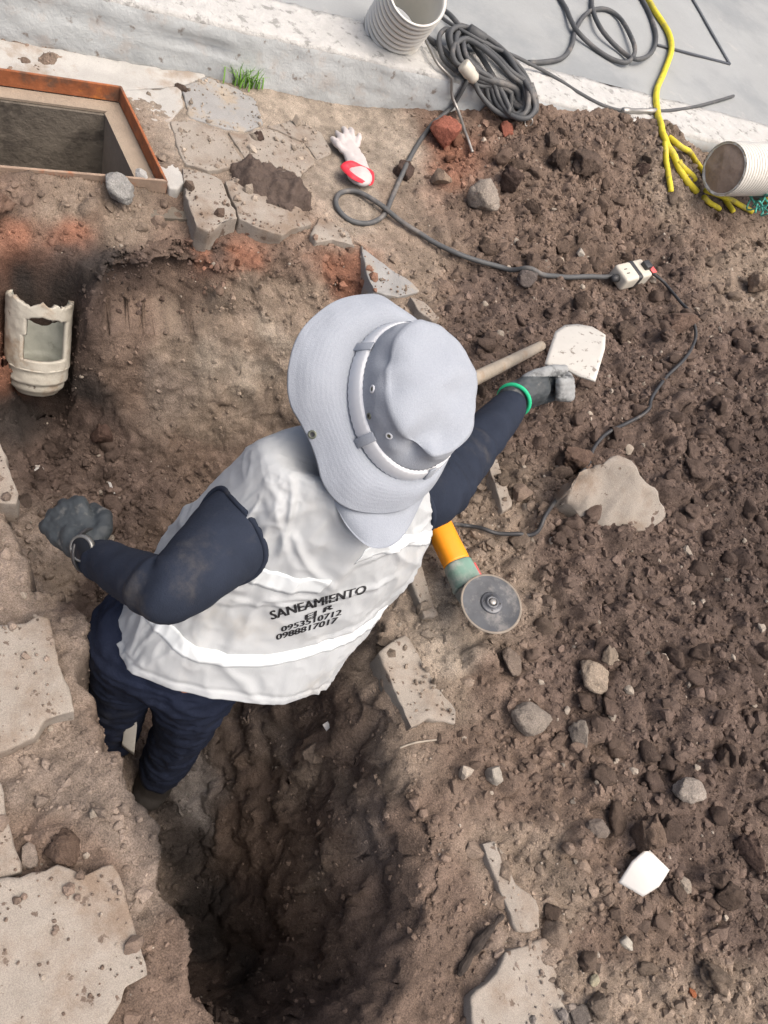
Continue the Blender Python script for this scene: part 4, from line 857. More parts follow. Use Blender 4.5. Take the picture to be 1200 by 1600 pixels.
mk('hose', *tube(path([(660, 53), (690, 75, .01), (712, 100, .02), (725, 122, .03), (752, 150, .02), (790, 180, .01), (815, 187), (838, 170, .02), (830, 130, .03)], .0082, 8), .0082, 8), M['rubber_black'], hz)
mk('hose', *tube(path([(716, 118, .02), (692, 90, .02), (686, 60, .03), (696, 46, .03), (716, 52, .04)], .0082, 8), .0082, 8), M['rubber_black'], hz)
fc = pz(731, 110, SLAB_Z+.06); fa = nrm(pz(742, 122, SLAB_Z+.05)-pz(728, 104, SLAB_Z+.07))
v_, f_ = lathe([(.010, -.004), (.019, -.004), (.021, 0), (.021, .03), (.018, .036), (.018, .05), (.012, .06)], fc-fa*.02, fa, 24, None, True, True); mk('coupling', v_, f_, M['outlet'], hz)
v_, f_ = lathe([(.011, -.03), (.017, -.028), (.018, .03), (.011, .036)], pz(744, 53, SLAB_Z+.06), nrm(pz(760, 62, SLAB_Z+.05)-pz(738, 47, SLAB_Z+.06)), 20, None, True, True); mk('coupling', v_, f_, M['rubber_black'], hz)
rg = hit(826, 191, .004); mk('end_ring', *tube([rg+.013*(math.cos(a)*np.array([.8, .4, .3])+math.sin(a)*np.array([-.3, .3, .85])) for a in np.linspace(0, 2*np.pi, 24, endpoint=False)], .0025, 6, True), M['steel'], hz)
# second cable, loose loops at the top
mk('loose_cable', *tube(path([(826, 98), (850, 97), (878, 91), (893, 72), (900, 45), (918, 20), (945, 14), (968, 28), (985, 55, .012), (992, 80, .012), (980, 97, .01), (955, 92), (925, 72), (900, 45, .015), (885, 15), (872, -20), (900, -60), (960, -50), (990, -20), (1012, 15), (1025, 55), (1018, 82), (998, 92, .02), (972, 82), (940, 45, .015), (925, 10), (930, -25)], .0088, 8), .0088, 8), M['rubber_black'], label='loose loops of black cable on the grey pavement beyond the coil', cat='cable')
# drain rods
dr_ = empty('drain_rod', (*pz(980, 173, SLAB_Z)[:2], SLAB_Z), 'thin dark drain rod with a metal joint running along the pavement', 'drain rod')
mk('rod', *tube(path([(668, 12), (710, 40, .05), (760, 68, .06), (815, 93, .03), (860, 118), (905, 145), (945, 166), (985, 174), (1040, 173), (1080, 168), (1120, 158), (1146, 150)], .006, 9), .006, 8), M['rubber_black'], dr_)
J0, J1 = hit(972, 173, .008), hit(1026, 174, .008); ja = J1-J0; jl = np.linalg.norm(ja)
mk('joint', *lathe([(.006, 0), (.011, .004), (.011, jl*.2), (.009, jl*.22), (.009, jl*.75), (.011, jl*.78), (.011, jl*.96), (.006, jl)], J0, ja, 20, None, True, True), M['steel'], dr_)
mk('steel_rod', *tube(path([(660, 52, .02), (680, 92, .02), (700, 138), (716, 175, .02), (728, 210, .01), (738, 238, .006)], .005, 9), .005, 8), M['steel'], label='thin grey rod leaning from the kerb down to the red brick lump', cat='rod')
# yellow rope
yr = empty('yellow_rope', (*hit(1040, 225)[:2], hit(1040, 225)[2]), 'bright yellow rope running down the pavement under the ribbed pipe', 'rope')
mk('rope', *tube(path([(1003, -20), (1022, 15), (1044, 50), (1049, 78), (1038, 112), (1026, 142), (1027, 175), (1034, 205), (1041, 226, .01), (1058, 258), (1074, 284), (1088, 299)], .0115, 9, False), .0115, 10), M['yellow'], yr)
for pl in ([(1039, 222, .01), (1040, 245), (1044, 270), (1048, 300)], [(1060, 252, .01), (1070, 266), (1086, 281)], [(1045, 215, .01), (1068, 232, .015), (1090, 258, .01), (1110, 288), (1128, 306), (1146, 331)], [(1103, 297, .01), (1125, 306, .015), (1150, 318), (1176, 331)], [(1099, 309), (1110, 318), (1124, 327)], [(1184, 296, .01), (1195, 308, .01), (1210, 326)]):
    mk('strand', *tube(path([(a[0], a[1], (a[2] if len(a) > 2 else 0)+.004) for a in pl], .0095, 8, False), .0095, 10), M['yellow'], yr)

# ------------------------------------------------------------------ angle grinder
tl, hd = pz(687, 826, .050), pz(746, 945, .058); gax = nrm(hd-tl); gl_ = np.linalg.norm(hd-tl)
up_ = cvec(.36, .10, .93); up_ = nrm(up_-(up_@gax)*gax); sd_ = np.cross(gax, up_)
ag = empty('angle_grinder', tl-np.array([0, 0, .05]), 'orange and green angle grinder lying disc up beside the trench', 'angle grinder')
def hull(stations, seg=24, e=.75):
    V_ = []; F_ = []; n_ = len(stations)
    for t, a, b, o in stations:
        for k in range(seg):
            q = 2*np.pi*k/seg; c, s_ = math.cos(q), math.sin(q)
            V_.append(tl+gax*t+sd_*a*np.sign(c)*abs(c)**e+up_*(b*np.sign(s_)*abs(s_)**e+o))
    for i in range(n_-1): F_ += [(i*seg+k, i*seg+(k+1) % seg, (i+1)*seg+(k+1) % seg, (i+1)*seg+k) for k in range(seg)]
    F_ += [tuple(range(seg))[::-1], tuple((n_-1)*seg+k for k in range(seg))]
    return np.array(V_), F_
mk('tail_cover', *hull([(-.032, .012, .012, 0), (-.029, .021, .021, 0), (-.02, .0265, .026, 0), (.0, .029, .028, 0), (.04, .0285, .027, 0), (.083, .029, .0275, 0), (.088, .0285, .027, 0)]), M['orange'], ag)
for k in range(4): mk('vent_rib', *box(tl+gax*.02-sd_*(.0292-.002*abs(k-1))+up_*(-.012+.006*k), gax*.035, sd_*.0015, up_*.0014), M['orange'], ag, smooth=False)
mk('motor_housing', *hull([(.0885, .0285, .027, 0), (.093, .0305, .029, 0), (.105, .031, .029, 0), (.135, .0325, .030, 0), (.142, .0345, .032, 0), (.146, .034, .031, 0)]), M['teal'], ag)
mk('gear_head', *hull([(.1465, .030, .028, 0), (.152, .034, .030, .002), (.170, .032, .030, .004), (.186, .024, .027, .006), (.194, .013, .02, .008)]), M['gear'], ag)
mk('switch', *bevelled(*box(tl+gax*.118-sd_*.033+up_*.004, gax*.017, sd_*.0035, up_*.007), .003, 2), M['red_plastic'], ag)
for k in (-1, 1): mk('screw', *lathe([(.004, 0), (.004, .003), (.0025, .004)], tl+gax*.15+sd_*.022*k+up_*.027, up_, 12, None, False, True), M['nut'], ag)
dc = hd+gax*.022+up_*.058; 
mk('guard_collar', *lathe([(.020, -.034), (.022, -.03), (.022, -.01), (.012, -.008), (.012, -.002)], dc, up_, 24), M['gear'], ag)
R_d = .0655; prf = [(.0105, .0016), (.03, .0018), (.061, .0012), (.0612, .0014), (R_d-.0006, .0012), (R_d, 0), (R_d-.0006, -.0014), (.011, -.0016)]
v_, f_ = lathe(prf, dc, up_, 64); s_n = 64
mk('disc', v_, f_, [M['disc'], M['disc_edge']], ag, mi=[1 if 2 <= i//s_n <= 5 else 0 for i in range(len(f_))])
mk('flange_nut', *lathe([(.0235, .0019), (.0235, .0042), (.021, .0055), (.0135, .0056), (.0135, .0085), (.0115, .0095), (.0085, .0095), (.0085, .006)], dc, up_, 32, None, False, True), M['nut'], ag)
mk('spindle', *lathe([(.0072, .0062), (.0072, .0105), (.0055, .0118)], dc, up_, 20, None, False, True), M['steel'], ag)
for k in range(4): a = k*math.pi/2+.5; mk('pin_hole', *lathe([(.002, .0056), (.0018, .0060)], dc+.0175*(math.cos(a)*gax+math.sin(a)*sd_), up_, 10, None, False, True), M['tape'], ag)
CPX = [(1017, 424, .02), (1036, 442), (1062, 470), (1082, 503), (1086, 530), (1068, 562), (1040, 590), (1020, 618), (1008, 645), (975, 664), (945, 680), (928, 700), (915, 726, .01), (898, 752), (872, 778), (852, 806), (838, 832), (808, 838), (768, 832), (728, 822, .01), (704, 820, .03), (682, 834, .05), (664, 856, .035), (652, 880, .01), (664, 860, .02)]
gc = path([(a[0], a[1], (a[2] if len(a) > 2 else 0)+.013) for a in CPX[:-2]], .005, 9); gc = np.concatenate([gc, spline([gc[-1], pz(640, 852, .06), tl-gax*.05-up_*.005, tl-gax*.03], 8)[1:]])
mk('power_cord', *tube(gc, .005, 8), M['rubber_dark'], ag)
mk('cord_boot', *tube([tl-gax*.028, tl-gax*.055], [.009, .006], 10), M['tape'], ag)
mk('plug', *bevelled(*box(oc+dr*.050+upn*.026, dr*.014, sdv*.014, upn*.012), .004, 2), M['tape'], ag)
v_, f_ = bevelled(*box(oc+dr*.083+upn*.014-sdv*.004, dr*.010, sdv*.019, upn*.0018), .001, 1); mk('warning_tag', v_, f_, M['red_plastic'], ag)
mk('cord_tape', *tube(path([(918, 722, .01), (908, 737, .01)], .0075, 5), .0085, 8), M['tape'], ag)

# ------------------------------------------------------------------ tool handle, shards, sticks
h1 = hit(846, 540, .020); h0 = pz(660, 634, .13); 
mk('tool_handle', *tube(spline([h0, h0*.66+h1*.34+[0, 0, .004], h0*.33+h1*.67, h1], 8), np.linspace(.021, .0135, 25), 14), M['wood'], label='worn wooden tool handle leaning out from behind the hat', cat='tool handle')
def shard(name, px, d0, bulge, thick, mm, label, cat, bend_ax=(1, 0), dz=None, n=14):
    """broken piece of pipe wall: an outline given its own curve and thickness"""
    px = np.array(px, float); P3 = [(pd(u, v, (dz(u, v) if dz else d0))) for u, v in px]; P3 = dens(np.array(P3), .012); c = P3.mean(0)
    u_, s_, vt = np.linalg.svd(P3-c); a1, a2, a3 = vt; a3 = a3 if a3@(CP-c) > 0 else -a3
    q = np.stack([(P3-c)@a1, (P3-c)@a2], 1); bx = nrm(np.array(bend_ax, float)); nb = len(q); V_ = []; F_ = []; rr = 7
    for lay in (0, 1):
        for k in range(rr):
            s2 = 1-k/rr
            for p in q: p2 = p*s2; V_.append(c+p2[0]*a1+p2[1]*a2+a3*(bulge*(1-((p2@bx)/np.abs(q@bx).max())**2)-lay*thick))
        V_.append(c+a3*(bulge-lay*thick))
    off = rr*nb+1
    for lay in (0, 1):
        o = lay*off; fl = []
        for k in range(rr-1): fl += [(o+k*nb+j, o+k*nb+(j+1) % nb, o+(k+1)*nb+(j+1) % nb, o+(k+1)*nb+j) for j in range(nb)]
        fl += [(o+(rr-1)*nb+j, o+(rr-1)*nb+(j+1) % nb, o+rr*nb) for j in range(nb)]
        F_ += fl if lay == 0 else [f[::-1] for f in fl]
    F_ += [(j, off+j, off+(j+1) % nb, (j+1) % nb) for j in range(nb)]
    return mk(name, V_, F_, M[mm], label=label, cat=cat)
HAND_D = 1.86
shard('pipe_shard', [(866, 524), (882, 510), (903, 506), (925, 510), (945, 527), (943, 552), (930, 597), (905, 590), (876, 577), (850, 573)], 0, .016, .0045, 'pvc_dirty', 'white mud spotted pipe shard held up in the gloved hand', 'pipe shard', (1, 0), lambda u, v: HAND_D+.10*(590-v)/80)
tp_ = [(1010, 1324), (1046, 1359), (1028, 1384), (1003, 1400), (966, 1379), (986, 1345)]
tc0 = hit(1005, 1360, .012); td0 = (tc0-CP)@Fv
shard('pipe_shard', tp_, 0, .006, .004, 'tile', 'clean white curved shard half buried low on the rubble', 'pipe shard', (1, 0), lambda u, v: td0-.02+.05*(1395-v)/70*.3+.00005*(u-1005))
for pl, nm, lb, d_ in (([(168, 752), (173, 754), (180, 772), (176, 770)], 'white_chip', 'thin white splinter on the trench floor right of the fist', 0), ([(52, 736), (58, 729), (66, 735), (60, 745), (53, 744)], 'white_chip', 'larger pale chip on the trench floor above the fist', 0), ([(504, 1132), (512, 1127), (517, 1135), (510, 1143)], 'white_chip', 'pale chip stuck in the right trench bank below the vest', 0)):
    cc_ = hit(*np.mean(pl, 0), .008); dd = (cc_-CP)@Fv; shard(nm, pl, dd, .002, .003, 'tile', lb, 'chip')
bs = spline([hit(u, v, .010) for u, v in [(716, 1524), (738, 1488), (760, 1460), (786, 1430)]], 12); v_, f_ = tube(bs, np.interp(np.linspace(0, 1, len(bs)), [0, .15, .5, .8, 1], [.003, .008, .0095, .007, .003]), 9); v_ = v_+normals(v_, f_)*(.004*fbm(v_*[45, 45, 45], 3, 171))[:, None]
mk('burnt_stick', v_, f_, M['wood_burnt'], smooth=False, label='charred dark stick lying beside the lowest paver', cat='stick')
mk('twig', *tube(path([(618, 1172), (640, 1163), (665, 1158), (695, 1156)], .002, 8), .002, 6), M['wood'], label='thin pale root on the beaten earth below the half buried paver', cat='twig')
shard('metal_plate', [(205, 1078), (211, 1108), (214, 1135), (209, 1180), (190, 1166), (196, 1125)], 1.72, .002, .006, 'board', 'pale grey plate standing on edge between the two jeans legs', 'plate', (0, 1), lambda u, v: 1.60+.22*(v-1078)/100)
# grey joint lines of the pavement panel
for a, b in (((1027, 70), (1140, 100)), ((1140, 100), (1072, -20))):
    A_, B_ = pz(*a, .150), pz(*b, .150); t_ = nrm(B_-A_); n_ = np.cross([0, 0, 1], t_)
    mk('pavement_joint', *box((A_+B_)/2, (B_-A_)/2, n_*.006, (0, 0, .0025)), M['nut'], smooth=False, kind='structure', label='dark joint line across the pavement')

# ------------------------------------------------------------------ the worker
W = empty('person', pz(250, 1220, -.8), 'worker in a grey sun hat and white vest bending over in the trench', 'person')
def J(u, v, d): return pd(u, v, d)
HAT_AX = nrm(cvec(.50, .12, .86)); HE1 = nrm(cvec(1, 0, 0)-(cvec(1, 0, 0)@HAT_AX)*HAT_AX); HE2 = np.cross(HAT_AX, HE1)
HC = J(633, 627, 1.215)                                              # middle of the hat's opening
neck0, neck1 = J(560, 745, 1.29), J(606, 672, 1.31)
hipL, hipR = J(222, 1000, 1.49), J(306, 1042, 1.53)
kneeL, ankL = J(186, 1080, 1.68), pz(178, 1150, -.70)
kneeR, ankR = J(290, 1128, 1.76), pz(250, 1204, -.70)
shL, elL, wrL = J(403, 803, 1.315), J(262, 925, 1.17), J(150, 872, 1.365)
shR, elR, wrR = J(664, 772, 1.38), J(738, 700, 1.62), J(806, 624, 1.80)
headC = HC-HAT_AX*.045

# hands: metacarpals, finger chains, thumb, as (points, radii)
DL = -.115
kn = [(u, v, d+DL) for u, v, d in ((76, 826, 1.522), (87, 807, 1.525), (104, 794, 1.525), (123, 788, 1.522))]; wst = [(u, v, d+DL) for u, v, d in ((122, 862, 1.475), (129, 857, 1.475), (136, 853, 1.475), (143, 851, 1.475))]
LH = []
for (a, b) in zip(wst, kn): LH.append(([J(*a), J(*b)], [.015, .0135]))
for i in range(3): a, b, c, d_ = wst[i], wst[i+1], kn[i], kn[i+1]; LH.append(([J(*((np.array(a)+b)/2)), J(*((np.array(c)+d_)/2))], [.0155, .0135]))
for i, (u, v, d) in enumerate(kn):
    L_ = (.8, 1, 1.05, 1)[i]; LH.append(([J(u, v, d), J(u-4*L_, v-4*L_, d+.030), J(u+3, v+2, d+.055*L_), J(u+20, v+16, d+.050*L_)], [.0125, .0115, .0105, .0095]))
LH.append(([J(146, 850, 1.478+DL), J(160, 828, 1.495+DL), J(163, 808, 1.52+DL), J(146, 796, 1.55+DL)], [.016, .0155, .0135, .011]))
RH = []
for i in range(4):
    RH.append(([J(812, 618+4*i, 1.80+.006*i), J(858, 596+7*i, 1.845+.012*i)], [.0165, .015]))
    RH.append(([J(858, 596+7*i, 1.845+.012*i), J(884, 589+8*i, 1.87+.008*i), J(890, 596+8*i, 1.835+.006*i), J(874, 598+7*i, 1.815+.006*i)], [.0135, .0125, .0115, .010]))
RH.append(([J(812, 604, 1.795), J(836, 588, 1.80), J(860, 580, 1.815), J(879, 577, 1.825)], [.0165, .015, .0125, .0105]))
def chains(CH, k=1.0, fat=0.0, seg=12):
    out = []
    for pts, rr in CH:
        for a, b, ra, rb in zip(pts[:-1], pts[1:], rr[:-1], rr[1:]): out.append(capsule(a, b, ra*k+fat, rb*k+fat, seg, 4))
    return out
face = HE1*.9-HAT_AX*.25; face = nrm(face-(face@HAT_AX)*HAT_AX)
side = np.cross(HAT_AX, face)
body = [ellipsoid(headC, face*.090, side*.072, HAT_AX*.115), capsule(headC-HAT_AX*.085+face*.045, headC-HAT_AX*.06+face*.07, .032, .025), capsule(headC+face*.088-HAT_AX*.02, headC+face*.10-HAT_AX*.045, .010, .013)]
for s_ in (-1, 1): body.append(ellipsoid(headC+side*.074*s_-HAT_AX*.02, face*.018, side*.009, HAT_AX*.03, 12, 8))
body += [capsule(neck0+Fv*.02, neck1, .050, .050), capsule(J(285, 1010, 1.49), J(420, 890, 1.43), .10, .10), capsule(J(420, 890, 1.43), J(530, 790, 1.34), .10, .065),
 capsule(shL*.8+neck0*.2+Fv*.03, shR*.8+neck0*.2+Fv*.03, .035, .035), capsule(shL, elL+Fv*.008, .050, .033), capsule(elL+Fv*.008, wrL, .032, .024), capsule(shR, elR, .048, .034), capsule(elR, wrR, .034, .025),
 capsule(hipL, kneeL, .08, .053), capsule(kneeL, ankL, .052, .036), capsule(hipR, kneeR, .08, .053), capsule(kneeR, ankR, .052, .036), capsule(hipL, hipR, .09, .09)]
fwd = nrm(np.cross(nrm(hipR-hipL), [0, 0, 1.])); fwd = fwd if fwd@Uc > 0 else -fwd
for an in (ankL, ankR): body.append(capsule(an-[0, 0, .03], an+fwd*.08-np.array([0, 0, .068]), .026, .022))
body += chains(LH, .8)+chains(RH, .8)+[capsule(wrL, J(133, 856, 1.478+DL), .027, .022), capsule(wrR, J(820, 615, 1.81), .027, .022)]
v_, f_ = remesh(body, .0055, 4); mk('body', v_, f_, M['skin'], W)
mk('hair', *ellipsoid(headC+HAT_AX*.010-face*.020, face*.072, side*.074, HAT_AX*.095), M['hair'], W)

for s_ in (-1, 1):
    ey = headC+face*.083+side*.031*s_+HAT_AX*.0; mk('eye', *ellipsoid(ey, face*.008, side*.013, HAT_AX*.007, 14, 8), M['outlet'], W); mk('pupil', *ellipsoid(ey+face*.005, face*.005, side*.005, HAT_AX*.005, 10, 6), M['hair'], W)
mk('mouth', *ellipsoid(headC+face*.072-HAT_AX*.068, face*.012, side*.022, HAT_AX*.004, 14, 6), M['red_plastic'], W)

# gloves
gvl = chains(LH, 1, .0025)+[capsule(J(140, 864, 1.473+DL), J(118, 838, 1.49+DL), .031, .027, flat=.8)]
v_, f_ = remesh(gvl, .0026, 3); N_ = normals(v_, f_); v_ = v_+N_*(.0012*fbm(v_*90, 3, 201)+.0022*fbm(v_*38, 2, 203))[:, None]; g1 = mk('glove', v_, f_, M['glove'], W)
gvr = chains(RH, 1, .0025)+[capsule(J(802, 620, 1.797), J(838, 606, 1.825), .036, .036)]
v_, f_ = remesh(gvr, .0026, 3); N_ = normals(v_, f_); v_ = v_+N_*(.0012*fbm(v_*90, 3, 205)+.0022*fbm(v_*38, 2, 207))[:, None]
pu, pv = proj(v_); cen_f = np.array([np.mean([pu[list(q)].mean()]) for q in f_]); cen_v = np.array([pv[list(q)].mean() for q in f_])
g2 = mk('glove', v_, f_, [M['glove'], M['glove_palm']], W, mi=((cen_f > 868) | (cen_v < 588+.0*cen_f)).astype(int))
wa = nrm(wrR-elR); q1_ = nrm(np.cross(wa, Fv)); q2_ = np.cross(wa, q1_); cc = J(803, 625, 1.79)
mk('cuff_band', *tube([cc+.0385*math.cos(a)*q1_+.0375*math.sin(a)*q2_ for a in np.linspace(0, 2*np.pi, 48, endpoint=False)], .0048, 10, True), M['green_cuff'], W)

# sleeves: one knitted shirt
def limb(pts, rr, n=60, seg=40, wr=.004, seed=1, creases=()):
    pts = np.array(pts, float); P = spline(pts, max(2, n//(len(pts)-1))); R_ = np.interp(np.linspace(0, len(rr)-1, len(P)), np.arange(len(rr)), rr)
    v, f = tube(P, R_, seg); t = np.repeat(np.linspace(0, 1, len(P)), seg); a = np.tile(np.linspace(0, 2*np.pi, seg, endpoint=False), len(P))
    N = normals(v, f); d = wr*fbm(v*20+seed, 3, seed)+wr*.5*fbm(np.column_stack([t*11, np.cos(a)*1.1, np.sin(a)*1.1])+seed, 2, seed+2)
    for tc_, wd_, am, fr in creases: d += 1.8*am*np.exp(-((t-tc_)/wd_)**2)*np.sin(t*fr+2*np.cos(a+seed)+5*fbm(v*9+seed, 2, seed+7))*(.6+fbm(v*12, 2, seed+8))
    v2 = v+N*d[:, None]; return v2, f, P, R_
shirt = empty('shirt', neck0); shirt.parent = W; shirt.location = neck0-ORG['person']; ORG[shirt.name] = np.array(neck0)
slv, slf, slP, slR = limb([J(475, 765, 1.39), J(430, 788, 1.34), shL, (shL*.55+elL*.45), elL*.93+shL*.07+np.array([0, 0, -.004]), elL*.75+wrL*.25, elL*.4+wrL*.6, wrL], [.04, .068, .078, .068, .054, .048, .042, .034], 98, 44, .0028, 5, ((.62, .06, .0018, 90), (.33, .05, .0016, 110), (.96, .03, .0012, 170)))
slv_o = mk('sleeve', slv, slf, M['navy_knit'], shirt)
srv, srf, srP, srR = limb([J(612, 760, 1.36), shR, shR*.5+elR*.5, elR, elR*.5+wrR*.5, J(797, 634, 1.785)], [.05, .064, .060, .054, .046, .0385], 96, 44, .003, 9, ((.35, .16, .0022, 110), (.62, .08, .002, 80)))
mk('sleeve', srv, srf, M['navy_knit'], shirt)
mk('collar', *tube([neck0*(1-t)+neck1*t for t in np.linspace(.0, .55, 6)], [.066, .063, .061, .06, .06, .059], 32), M['navy_knit'], shirt)

# vest
SEC = [((184,974,1.45),(520,1024,1.57),.165,-.11),((200,934,1.42),(550,984,1.545),.156,-.115),((228,895,1.39),(580,945,1.52),.142,-.12),((262,850,1.35),(610,905,1.49),.134,-.12),((300,808,1.31),(636,868,1.46),.126,-.12),((338,770,1.27),(658,830,1.43),.116,-.115),((372,738,1.235),(674,795,1.41),.104,-.105),((394,716,1.215),(682,762,1.39),.088,-.09),((416,702,1.21),(676,736,1.375),.072,-.075),((452,700,1.225),(655,722,1.355),.058,-.06),((496,712,1.25),(628,716,1.335),.056,-.052),((512,716,1.255),(618,712,1.33),.055,-.05)]
Ls = np.array([J(*s[0]) for s in SEC]); Rs = np.array([J(*s[1]) for s in SEC]); Cs = (Ls+Rs)/2; Bk = np.array([s[2] for s in SEC]); Bf = np.array([-s[3] for s in SEC])
spn = np.gradient(Cs, axis=0); Bd = np.cross(Rs-Ls, spn); Bd = Bd/np.linalg.norm(Bd, axis=1)[:, None]
for _ in range(2): Bd[1:-1] = (Bd[:-2]+2*Bd[1:-1]+Bd[2:]); Bd = Bd/np.linalg.norm(Bd, axis=1)[:, None]
if Bd[0]@Fv > 0: Bd = -Bd
def lerp_rows(A, t):
    x = np.clip(t, 0, 1)*(len(A)-1); i = np.minimum(x.astype(int), len(A)-2); f = x-i
    p0, p1, p2, p3 = A[np.maximum(i-1, 0)], A[i], A[i+1], A[np.minimum(i+2, len(A)-1)]
    f = f[:, None] if A.ndim > 1 else f
    return .5*(2*p1+(-p0+p2)*f+(2*p0-5*p1+4*p2-p3)*f*f+(-p0+3*p1-3*p2+p3)*f**3)
CREASE = [(.10, .62, .24, .44, .012, .014), (.16, .75, .20, .52, .009, .012), (.30, .80, .27, .55, .010, .014), (.38, .70, .30, .40, .010, .013), (.42, .60, .36, .30, .009, .012), (.13, .42, .30, .30, .009, .013), (.20, .34, .38, .25, .007, .012), (.08, .30, .22, .18, .008, .012), (.33, .52, .22, .36, .008, .010), (.24, .90, .23, .62, .008, .013), (.12, .86, .17, .68, .008, .012), (.33, .92, .36, .74, .010, .012), (.28, .13, .22, .0, .007, .012), (.38, .16, .40, .0, .006, .012), (.12, .15, .14, .0, .007, .012), (.05, .55, .10, .25, .009, .013)]
def vest0(s, t):
    """s runs round the body (0 right side, .25 middle of the back, .5 left side), t from hem to collar"""
    a = 2*np.pi*s; c = np.cos(a); n_ = np.sin(a); e = .78
    cc = np.sign(c)*np.abs(c)**e; nn_ = np.sign(n_)*np.abs(n_)**e
    L_, R_, B_ = lerp_rows(Ls, t), lerp_rows(Rs, t), lerp_rows(Bd, t); bk, bf = lerp_rows(Bk, t), lerp_rows(Bf, t)
    th = np.where(n_ > 0, bk, bf)
    return (L_+R_)/2+(R_-L_)/2*cc[:, None]+B_*(th*nn_)[:, None]
def vest(s, t, lift=0.0):
    p = vest0(s, t); e = 1e-3
    du = vest0(s+e, t)-p; dv = vest0(s, np.minimum(t+e, 1))-vest0(s, np.minimum(t+e, 1)-2*e); N = np.cross(dv, du); N /= np.linalg.norm(N, axis=1)[:, None]+1e-12
    a = 2*np.pi*s; k = np.column_stack([np.cos(a)*1.3+t*1.2, np.sin(a)*1.3-t*.9, t*2.2])
    r1 = 1-np.abs(fbm(k*[1.6, 1.6, 2.2]+4, 3, 221)); r2 = 1-np.abs(fbm(k*[5.5, 5.5, 2.6]+9, 3, 223)); r3 = 1-np.abs(fbm(np.column_stack([s*9-t*7, t*3+s*2, k[:, 0]])+2, 2, 225))
    r4 = 1-np.abs(fbm(k*[3.6, 3.6, 5]+17, 2, 228)); d = .009*(r1**3-.4)+.0017*(r2**3-.4)+.0022*(r4**4-.3)
    d += .0010*np.sin(t*150+3*np.sin(s*40))*np.exp(-((s-.385)/.022)**2)*sstep(.36, .42, t)*(1-sstep(.62, .7, t))+.011*np.exp(-((s-.241-.05*(t-.42))/.009)**2)*sstep(.33, .37, t)*(1-sstep(.5, .58, t))+.008*(r3**3-.4)*np.exp(-((t-.5)/.3)**2)+.0008*fbm(k*14, 2, 227)
    d += .006*np.sin(a*6+3*np.sin(t*7))*np.exp(-(t/.16)**2)*.5
    for s0, t0, s1, t1, am, wd in CREASE:
        ux, uy = s1-s0, t1-t0; L2 = ux*ux*2.2+uy*uy; q = np.clip(((s-s0)*ux*2.2+(t-t0)*uy)/L2, 0, 1); dist = np.sqrt(2.2*(s-s0-q*ux)**2+(t-t0-q*uy)**2)
        dist = np.abs(dist+.006*fbm(k*5+2, 2, 229)); wd = wd*.72; env = np.sin(np.pi*np.clip(q, .02, .98)); d += 1.0*am*env*(np.exp(-(dist/wd)**2)-.45*np.exp(-(dist/(2.4*wd))**2))
    d *= (1-.78*sstep(.5, .85, t))*(1-.6*sstep(.36, .45, s)*sstep(.3, .45, t))
    # seams stitched along the lower strip pull the cloth in
    d -= .0025*np.exp(-((t-.03)/.006)**2)
    return p+N*(d+lift)[:, None] if np.ndim(lift) else p+N*(d+lift)[:, None]
nS, nT = 280, 210; sg, tg = np.meshgrid(np.arange(nS)/nS, np.linspace(0, 1, nT)); vv = vest(sg.ravel(), tg.ravel())
ii = np.arange(nS*nT).reshape(nT, nS); vf = np.stack([ii[:-1], np.roll(ii, -1, 1)[:-1], np.roll(ii, -1, 1)[1:], ii[1:]], -1).reshape(-1, 4)
vi = vest(sg.ravel(), tg.ravel(), -.003); hem = [(int(ii[0, j]), int(ii[0, (j+1) % nS]), int(ii[0, (j+1) % nS])+nS*nT, int(ii[0, j])+nS*nT)[::-1] for j in range(nS)]
vest_o = mk('vest', np.concatenate([vv, vi]), [tuple(q) for q in vf]+[tuple(q[::-1]+nS*nT) for q in vf]+hem, M['vest'], W)
vb = BVHTree.FromPolygons([Vector(p) for p in vv], [tuple(int(i) for i in q) for q in vf])
def strip_(cs, ct, wd, n=140, k=7):
    S1 = np.linspace(cs[0], cs[-1], n); T1 = np.interp(S1, cs, ct)
    for _ in range(12): T1[1:-1] = (T1[:-2]+2*T1[1:-1]+T1[2:])/4
    S_ = np.tile(S1, k); T_ = (T1[None]+np.linspace(-wd/2, wd/2, k)[:, None]).ravel(); v = vest(S_, T_, .0018); v2 = vest(S_, T_, -.001); i_ = np.arange(n*k).reshape(k, n)
    f = [tuple(int(x) for x in q) for q in np.stack([i_[:-1, :-1], i_[:-1, 1:], i_[1:, 1:], i_[1:, :-1]], -1).reshape(-1, 4)]
    rim = list(i_[0])+list(i_[1:, -1])+list(i_[-1, -2::-1])+list(i_[-2:0:-1, 0]); m_ = n*k
    return np.concatenate([v, v2]), f+[(int(b), int(a), int(a)+m_, int(b)+m_) for a, b in zip(rim, rim[1:]+rim[:1])]
mk('reflective_strip', *strip_([.06, .18, .23, .255, .31, .365, .50], [.24, .19, .145, .125, .125, .15, .18], .040), M['reflective'], vest_o)
mk('reflective_strip', *strip_([.0, .115, .16, .21, .236], [.50, .53, .535, .515, .485], .045), M['reflective'], vest_o)
mk('reflective_strip', *strip_([.246, .27, .32, .36, .46], [.385, .37, .37, .385, .40], .050), M['reflective'], vest_o)
